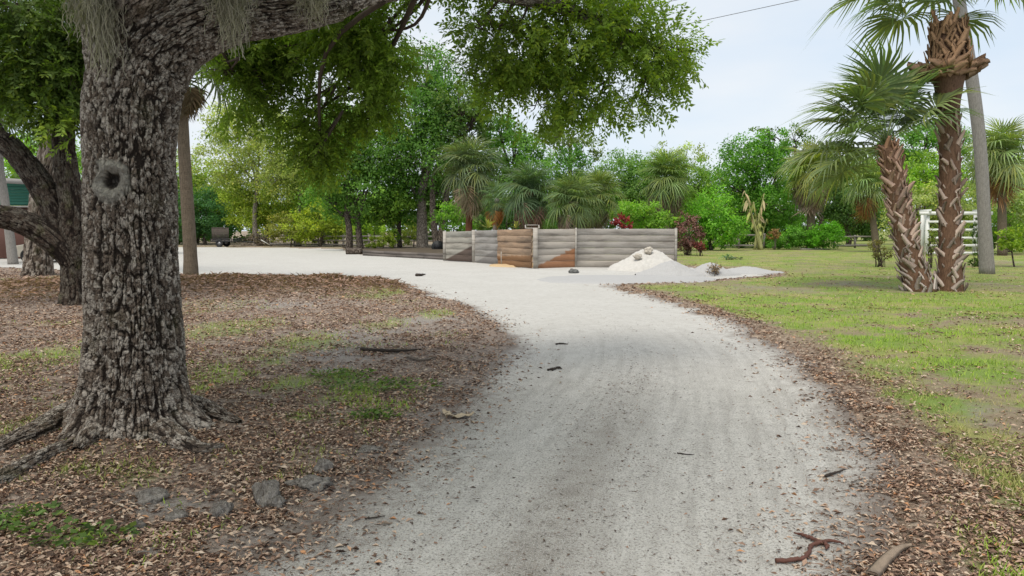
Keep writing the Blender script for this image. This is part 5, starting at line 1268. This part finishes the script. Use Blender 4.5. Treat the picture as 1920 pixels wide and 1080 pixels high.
# ------------------------------------------------------------------ house and car
Yh = 40.0
hx0, hx1 = P(-330, 480, Yh)[0], P(150, 480, Yh)[0]
house = thing('house', 'single-storey house with green gable and brown-red wall behind the oaks', 'house', (hx0, Yh, 0))
Wd = hx1 - hx0
BROWNW = plain('brown_red_stucco', (0.16, 0.085, 0.07), .85, .2, var=.12, scale=4)
GREENW = plain('green_board', (0.045, 0.17, 0.125), .7, .3, var=.12, scale=3)
ROOFM = plain('grey_shingle', (0.30, 0.29, 0.275), .9, .15, var=.2, scale=10)
mb = MB(); mb.box((Wd / 2, 4, 1.4), (Wd, 8, 2.8)); mb.build('wall', BROWNW, house)
for i in range(7):
    z0 = 2.82 + i * .17; inset = i * .9
    mb = MB(); mb.box(((Wd) / 2 + 0, -.05, z0 + .08), (Wd - inset * .3, .06, .165)); mb.build('gable_board', GREENW, house)
mb = MB(); mb.box((Wd / 2, -.25, 2.74), (Wd + .4, .5, .08)); mb.build('soffit', ROOFM, house)
R1 = Matrix.Rotation(-.10, 3, 'Y')
mb = MB()
xr = Wd + .6
mb.add([(-1, -.8, 4.55), (xr, -.8, 3.75), (xr, 8.8, 3.75), (-1, 8.8, 4.55), (-1, -.8, 4.8), (xr, -.8, 4.0), (xr, 8.8, 4.0), (-1, 8.8, 4.8)], [[0, 1, 2, 3], [4, 7, 6, 5], [0, 4, 5, 1], [2, 6, 7, 3], [1, 5, 6, 2], [0, 3, 7, 4]])
mb.build('roof', ROOFM, house)
mb = MB(); mb.box((Wd - 2.1, -.18, 3.35), (.5, .2, .1)); mb.build('lamp_fitting', plain('lamp_metal', (.3, .32, .32), .5, .4, .4), house)
mb = MB(); mb.box((Wd - 6, -.03, 1.1), (1.0, .08, 2.1)); mb.build('door', plain('door_paint', (.3, .28, .25)), house)
# car
Yk = 35.5; cg = P(20, 491, Yk); cg[2] = gz(cg[0], cg[1])
car = thing('parked_car', 'beige car parked in front of the brown-red house wall', 'car', (cg[0], Yk, cg[2]))
BEIGE = plain('beige_car_paint', (0.40, 0.36, 0.29), .3, .5, var=.05)
prof = [(-.1, .35), (-.12, .62), (.0, .78), (.75, .90), (1.35, 1.36), (1.9, 1.43), (3.0, 1.42), (3.7, 1.30), (4.25, .98), (4.4, .9), (4.42, .4), (4.3, .28), (.1, .27)]
def extr(prof, y0, y1, inset=.0):
    n = len(prof); V = [(x, y0 + inset * sstep(.8, 1.4, np.array(z)), z) for x, z in prof] + [(x, y1 - inset * sstep(.8, 1.4, np.array(z)), z) for x, z in prof]
    F = [[i, (i + 1) % n, (i + 1) % n + n, i + n] for i in range(n)]
    return np.array(V, float), np.array(F), n
V, F, n = extr(prof, 0, 1.72, .16); me = bpy.data.meshes.new('body'); me.from_pydata(V.tolist(), [], F.tolist() + [list(range(n))[::-1], list(range(n, 2 * n))]); me.materials.append(BEIGE)
bd = link('body', me, car); bm_ = bd.modifiers.new('bevel', 'BEVEL'); bm_.width = .05; bm_.segments = 3
GLASSM = plain('dark_car_glass', (0.02, 0.025, 0.028), .08, .6, var=.05)
for nm, q in (('window', [(1.28, .96), (1.62, 1.30), (2.2, 1.34), (2.2, .95)]), ('window', [(2.28, .95), (2.28, 1.34), (3.0, 1.33), (3.45, 1.0)])):
    for y_, f in ((.085, 1), (1.635, -1)):
        V = [(x, y_ + (-.075 if f == 1 else .075) + .13 * f * float(sstep(.8, 1.4, np.array(z))), z) for x, z in q]; V2 = [(x, y - .02 * f, z) for x, y, z in V]
        mb = MB(); mb.add(V + V2, [[0, 1, 2, 3], [4, 7, 6, 5], [0, 4, 5, 1], [1, 5, 6, 2], [2, 6, 7, 3], [3, 7, 4, 0]]); mb.build(nm, GLASSM, car)
mb = MB(); mb.add([(.80, .2, .935), (.80, 1.52, .935), (1.30, 1.45, 1.345), (1.30, .27, 1.345), (.77, .2, .95), (.77, 1.52, .95), (1.27, 1.45, 1.36), (1.27, .27, 1.36)], [[0, 1, 2, 3], [4, 7, 6, 5], [0, 4, 5, 1], [2, 6, 7, 3], [1, 5, 6, 2], [0, 3, 7, 4]]); mb.build('windscreen', GLASSM, car)
mb = MB(); mb.box((1.25, -.1, .98), (.12, .16, .12)); mb.build('wing_mirror', BEIGE, car)
mb = MB(); mb.box((-.09, .25, .68), (.08, .35, .12)); mb.build('headlight', plain('lamp_glass', (.6, .6, .6), .2, .5), car)
for x in (.8, 3.5):
    for y in (.05, 1.67):
        th = np.linspace(0, 2 * np.pi, 24, endpoint=False); pr = [(.2, -.09), (.3, -.1), (.33, -.06), (.33, .06), (.3, .1), (.2, .09)]
        V = np.array([[r * math.cos(t), w, r * math.sin(t)] for t in th for r, w in pr])
        F = [[i * 6 + j, i * 6 + (j + 1) % 6, ((i + 1) % 24) * 6 + (j + 1) % 6, ((i + 1) % 24) * 6 + j] for i in range(24) for j in range(6)]
        wh = link('wheel', mesh_np('wheel', V, np.array(F), TYRE, True), car, loc=(x, y, .33)); mb = MB(); mb.tube([(0, -.07, 0), (0, .07, 0)], .205, 18); mb.build('rim', plain('alloy', (.4, .4, .41), .35, .5, .7), wh)

# ------------------------------------------------------------------ overhead wires
WIREM = plain('wire_grey', (0.16, 0.16, 0.17), .6, .3)
for lab, a, bq in [('long overhead wire crossing the open sky beside the oak leaves', P(1000, 105, 46), P(1480, 0, 30)), ('upper overhead wire barely showing at the top of the sky', P(1080, 38, 46), P(1255, 0, 38))]:
    d = bq - a; p0, p1 = a - d * .6, a + d * 2.2
    m = [p0 * (1 - t) + p1 * t - np.array([0, 0, 1.0 * t * (1 - t)]) * .3 for t in np.linspace(0, 1, 12)]
    mb = MB(); mb.tube(m, .013, 5, 24); tag(mb.build('overhead_wire', WIREM), lab, 'wire')

# ------------------------------------------------------------------ leaf litter, grass, debris (nobody could count them)
def sample_ground(n, ymin, ymax, xw=.78, power=1.0):
    """points spread so that they fall evenly in view: density falls with distance"""
    y = np.exp(rng.uniform(math.log(ymin), math.log(ymax), n)) if power == 1 else ymin + (ymax - ymin) * rng.random(n) ** power
    x = rng.uniform(-1, 1, n) * (xw * y + .6)
    return x, y
def litter_mat():
    m, t, out = new_mat('fallen_oak_leaves'); b = NB(t); r = b.attr('rnd')
    col = b.ramp(r, [(0.0, (0.075, 0.052, 0.042)), (.25, (0.21, 0.130, 0.09)), (.5, (0.38, 0.25, 0.18)), (.74, (0.52, 0.39, 0.29)), (.88, (0.55, 0.45, 0.35)), (1.0, (0.50, 0.25, 0.12))])
    b.principled(out, col, .75, .25); return m
LITM = litter_mat()
x, y = sample_ground(560000, 2.2, 34)
sd = sdf_poly(x, y, DRIVE); g_, l_, s_, r_ = fields(x, y, sd)
pr = l_ * np.where(sd > 0, 1.0, np.exp(np.minimum(sd, 0) / .20) * .9) * np.where(r_, .8, 1.0)
pr = pr * (.35 + 1.0 * sstep(.35, .6, fbm(xy0(x, y, 3.5), 77, 3))) * sstep(38, 22, y)
m = rng.random(len(x)) < pr * .9
x, y, sd = x[m], y[m], sd[m]; n = len(x)
twig = rng.random(n) < .22
z = ground_z(x, y, sd) + .004 + rng.random(n) * .014
sc = (.016 + .040 * rng.random(n) ** 1.5) * (1 + .06 * np.maximum(y - 5, 0))
up = np.array([0, 0, 1.0]) + rng.normal(size=(n, 3)) * .33
az = rng.uniform(0, 2 * np.pi, n); dr = np.stack([np.cos(az), np.sin(az), rng.normal(size=n) * .18], 1)
V, F = scatter(LEAF_V * np.array([.95, 1, 1.6]), LEAF_F, np.stack([x, y, z], 1), rots(dr, up), np.stack([sc * np.where(twig, .22, rng.uniform(.6, 1.15, n)), sc * np.where(twig, 2.3, 1), sc * np.where(twig, .3, rng.uniform(.5, 2, n))], 1))
tag(link('leaf_litter', mesh_np('leaf_litter', V, F, LITM, False, {'rnd': np.repeat(np.where(twig, .35 * rng.random(n), rng.random(n)), 4)})), 'brown fallen oak leaves covering the ground on both sides of the drive', 'leaf litter', kind='stuff')
print('litter', n)
# debris of the mulch heaps: longer red-brown strips
xs, ys = [], []
for c, rx, ry, h in HEAP:
    k = 9000; xs.append(c[0] + rng.normal(size=k) * rx * .75); ys.append(c[1] + rng.normal(size=k) * ry * .8)
x, y = np.concatenate(xs), np.concatenate(ys); sd = sdf_poly(x, y, DRIVE); m = (sd > -.1); x, y, sd = x[m], y[m], sd[m]; n = len(x)
z = ground_z(x, y, sd) + .01 + rng.random(n) * .05; az = rng.uniform(0, 6.28, n)
dr = np.stack([np.cos(az), np.sin(az), rng.normal(size=n) * .3], 1)
V, F = scatter(LEAF_V * np.array([.5, 1, 1]), LEAF_F, np.stack([x, y, z], 1), rots(dr, np.array([0, 0, 1.]) + rng.normal(size=(n, 3)) * .5), rng.uniform(.06, .22, n))
o = tag(link('palm_litter', mesh_np('palm_litter', V, F, DRY, False, {'rnd': np.repeat(rng.random(n), 4)})), 'reddish-brown strips of dry palm litter heaped along the lot', 'leaf litter', kind='stuff'); o.color = (.28, .19, .15, 1)

def grass_mat():
    m, t, out = new_mat('lawn_grass_blades'); b = NB(t); r = b.attr('rnd'); d = b.attr('dry')
    c1 = b.mix(r, (0.21, 0.38, 0.03), (0.40, 0.54, 0.07)); c2 = b.mix(r, (0.33, 0.28, 0.11), (0.52, 0.44, 0.22))
    col = b.mix(d, c1, c2); p = b.principled(None, col, .6, .25)
    tr = b.n('ShaderNodeBsdfTranslucent'); b.l(col, tr.inputs['Color']); ms = b.n('ShaderNodeMixShader'); ms.inputs[0].default_value = .3
    b.l(p.outputs[0], ms.inputs[1]); b.l(tr.outputs[0], ms.inputs[2]); b.l(ms.outputs[0], out.inputs['Surface']); return m
GRASSM = grass_mat()
x, y = sample_ground(420000, 2.3, 48)
sd = sdf_poly(x, y, DRIVE); g_, l_, s_, r_ = fields(x, y, sd)
cl_n = sstep(.38, .62, fbm(xy0(x, y, 7.0), 91, 3))
m = (rng.random(len(x)) < g_ * (.15 + .85 * cl_n) * .95) & (sd > .03)
x, y, sd, g_, r_ = x[m], y[m], sd[m], g_[m], r_[m]; n = len(x)
BL_V = np.array([[-.055, 0, 0], [.055, 0, 0], [.04, .22, .5], [-.04, .22, .5], [0, .62, .9]]); BL_F = np.array([[0, 1, 2], [0, 2, 3], [3, 2, 4]])
az = rng.uniform(0, 6.28, n); hgt = rng.uniform(.02, .062, n) * (.7 + .6 * g_) * (1 + .015 * y)
wid = hgt * 1.0 + .0016 * y
R = rots(np.stack([np.cos(az), np.sin(az), rng.normal(size=n) * .1], 1), np.array([0, 0, 1.]) + rng.normal(size=(n, 3)) * .25)
V, F = scatter(BL_V, BL_F, np.stack([x, y, ground_z(x, y, sd) - .004], 1), R, np.stack([wid * np.clip(1.2 * .05 / hgt, .5, 1.5), hgt, hgt], 1))
dry = np.clip(fbm(xy0(x, y, .6), 61, 4) * 2.8 - 1.05 - .55 * patches(x, y, GRASS_R) * r_ + .35 * (rng.random(n) - .5) + .55 * r_ * sstep(2.6, .4, sd) * sstep(12, 5, y), 0, 1)
dry = np.where(r_, dry, dry * .5)
tag(link('grass', mesh_np('grass', V, F, GRASSM, False, {'rnd': np.repeat(rng.random(n), 5), 'dry': np.repeat(dry, 5)})), 'patchy green and straw-coloured grass on the verge and lawn', 'grass', kind='stuff')
print('grass', n)
# twig and leaf crumbs on the drive
x, y = sample_ground(150000, 2.2, 26)
sd = sdf_poly(x, y, DRIVE); m = sd < -.02; x, y, sd = x[m], y[m], sd[m]
tk = .30 + 1.9 * np.exp(-(dline(x, y, CEN) / .33) ** 2) + .7 * np.exp(-(dline(x, y, LFT) / .5) ** 2) + 1.8 * np.exp(sd / .4)
m = rng.random(len(x)) < tk * .30 * sstep(20, 5, y) * (.4 + .9 * sstep(.4, .6, fbm(xy0(x, y, 2.2), 15, 3))); x, y, sd = x[m], y[m], sd[m]; n = len(x)
z = ground_z(x, y, sd) + .009 + .02 * np.exp(-(dline(x, y, CEN) / .5) ** 2) + rng.random(n) * .004; az = rng.uniform(0, 6.28, n)
wd = np.where(rng.random(n) < .7, .3, .9); L = .005 + .025 * rng.random(n) ** 2.5 + .001 * y
V, F = scatter(LEAF_V, LEAF_F, np.stack([x, y, z], 1), rots(np.stack([np.cos(az), np.sin(az), rng.normal(size=n) * .1], 1), np.array([0, 0, 1.]) + rng.normal(size=(n, 3)) * .3), np.stack([L * wd, L, L], 1))
tag(link('drive_debris', mesh_np('drive_debris', V, F, LITM, False, {'rnd': np.repeat(rng.random(n) ** 2 * .45, 4)})), 'small twigs and leaf crumbs strewn over the shell drive', 'debris', kind='stuff')
print('debris', n)
# broad-leaved weeds in the litter
for lab, px, py, w, nl in [(a_, b_, c_, d_, e_ * 2) for a_, b_, c_, d_, e_ in [('bright broad-leaved weed patch near the bottom of the leaf litter', 148, 1012, .22, 60), ('small broad-leaved weed tuft near the lower corner of the litter', 18, 985, .25, 90), ('green weed tuft growing at the drive side of the litter', 705, 788, .16, 70), ('low green weed patch in the litter halfway along the verge', 640, 704, .3, 120), ('spreading green weeds along the shaded verge', 715, 725, .5, 200)]]:
    c = GP(px, py); a = rng.uniform(0, 6.28, nl); rr = np.sqrt(rng.random(nl)) * w
    p = np.stack([c[0] + rr * np.cos(a) * 1.2, c[1] + rr * np.sin(a) * .7, np.zeros(nl)], 1); p[:, 2] = ground_z(p[:, 0], p[:, 1]) + rng.uniform(.005, .06, nl)
    d = np.stack([np.cos(a * 3), np.sin(a * 3), rng.uniform(-.1, .7, nl)], 1)
    V, F = scatter(LEAF_V * np.array([1.9, 1, 1]), LEAF_F, p, rots(d, np.array([0, 0, 1.]) + rng.normal(size=(nl, 3)) * .3), rng.uniform(.022, .055, nl))
    o = tag(link('weed_patch', mesh_np('weed_patch', V, F, LEAF, False, {'rnd': np.repeat(rng.random(nl), 4)})), lab, 'weeds', kind='stuff'); o.color = (.10, .155, .045, 1)

tris = 0
for me in bpy.data.meshes: tris += sum(max(0, p - 2) for p in np.bincount([0]) ) if not len(me.polygons) else int(len(me.loops) - 2 * len(me.polygons))
print("unique tris", tris, "objects", len(bpy.data.objects))
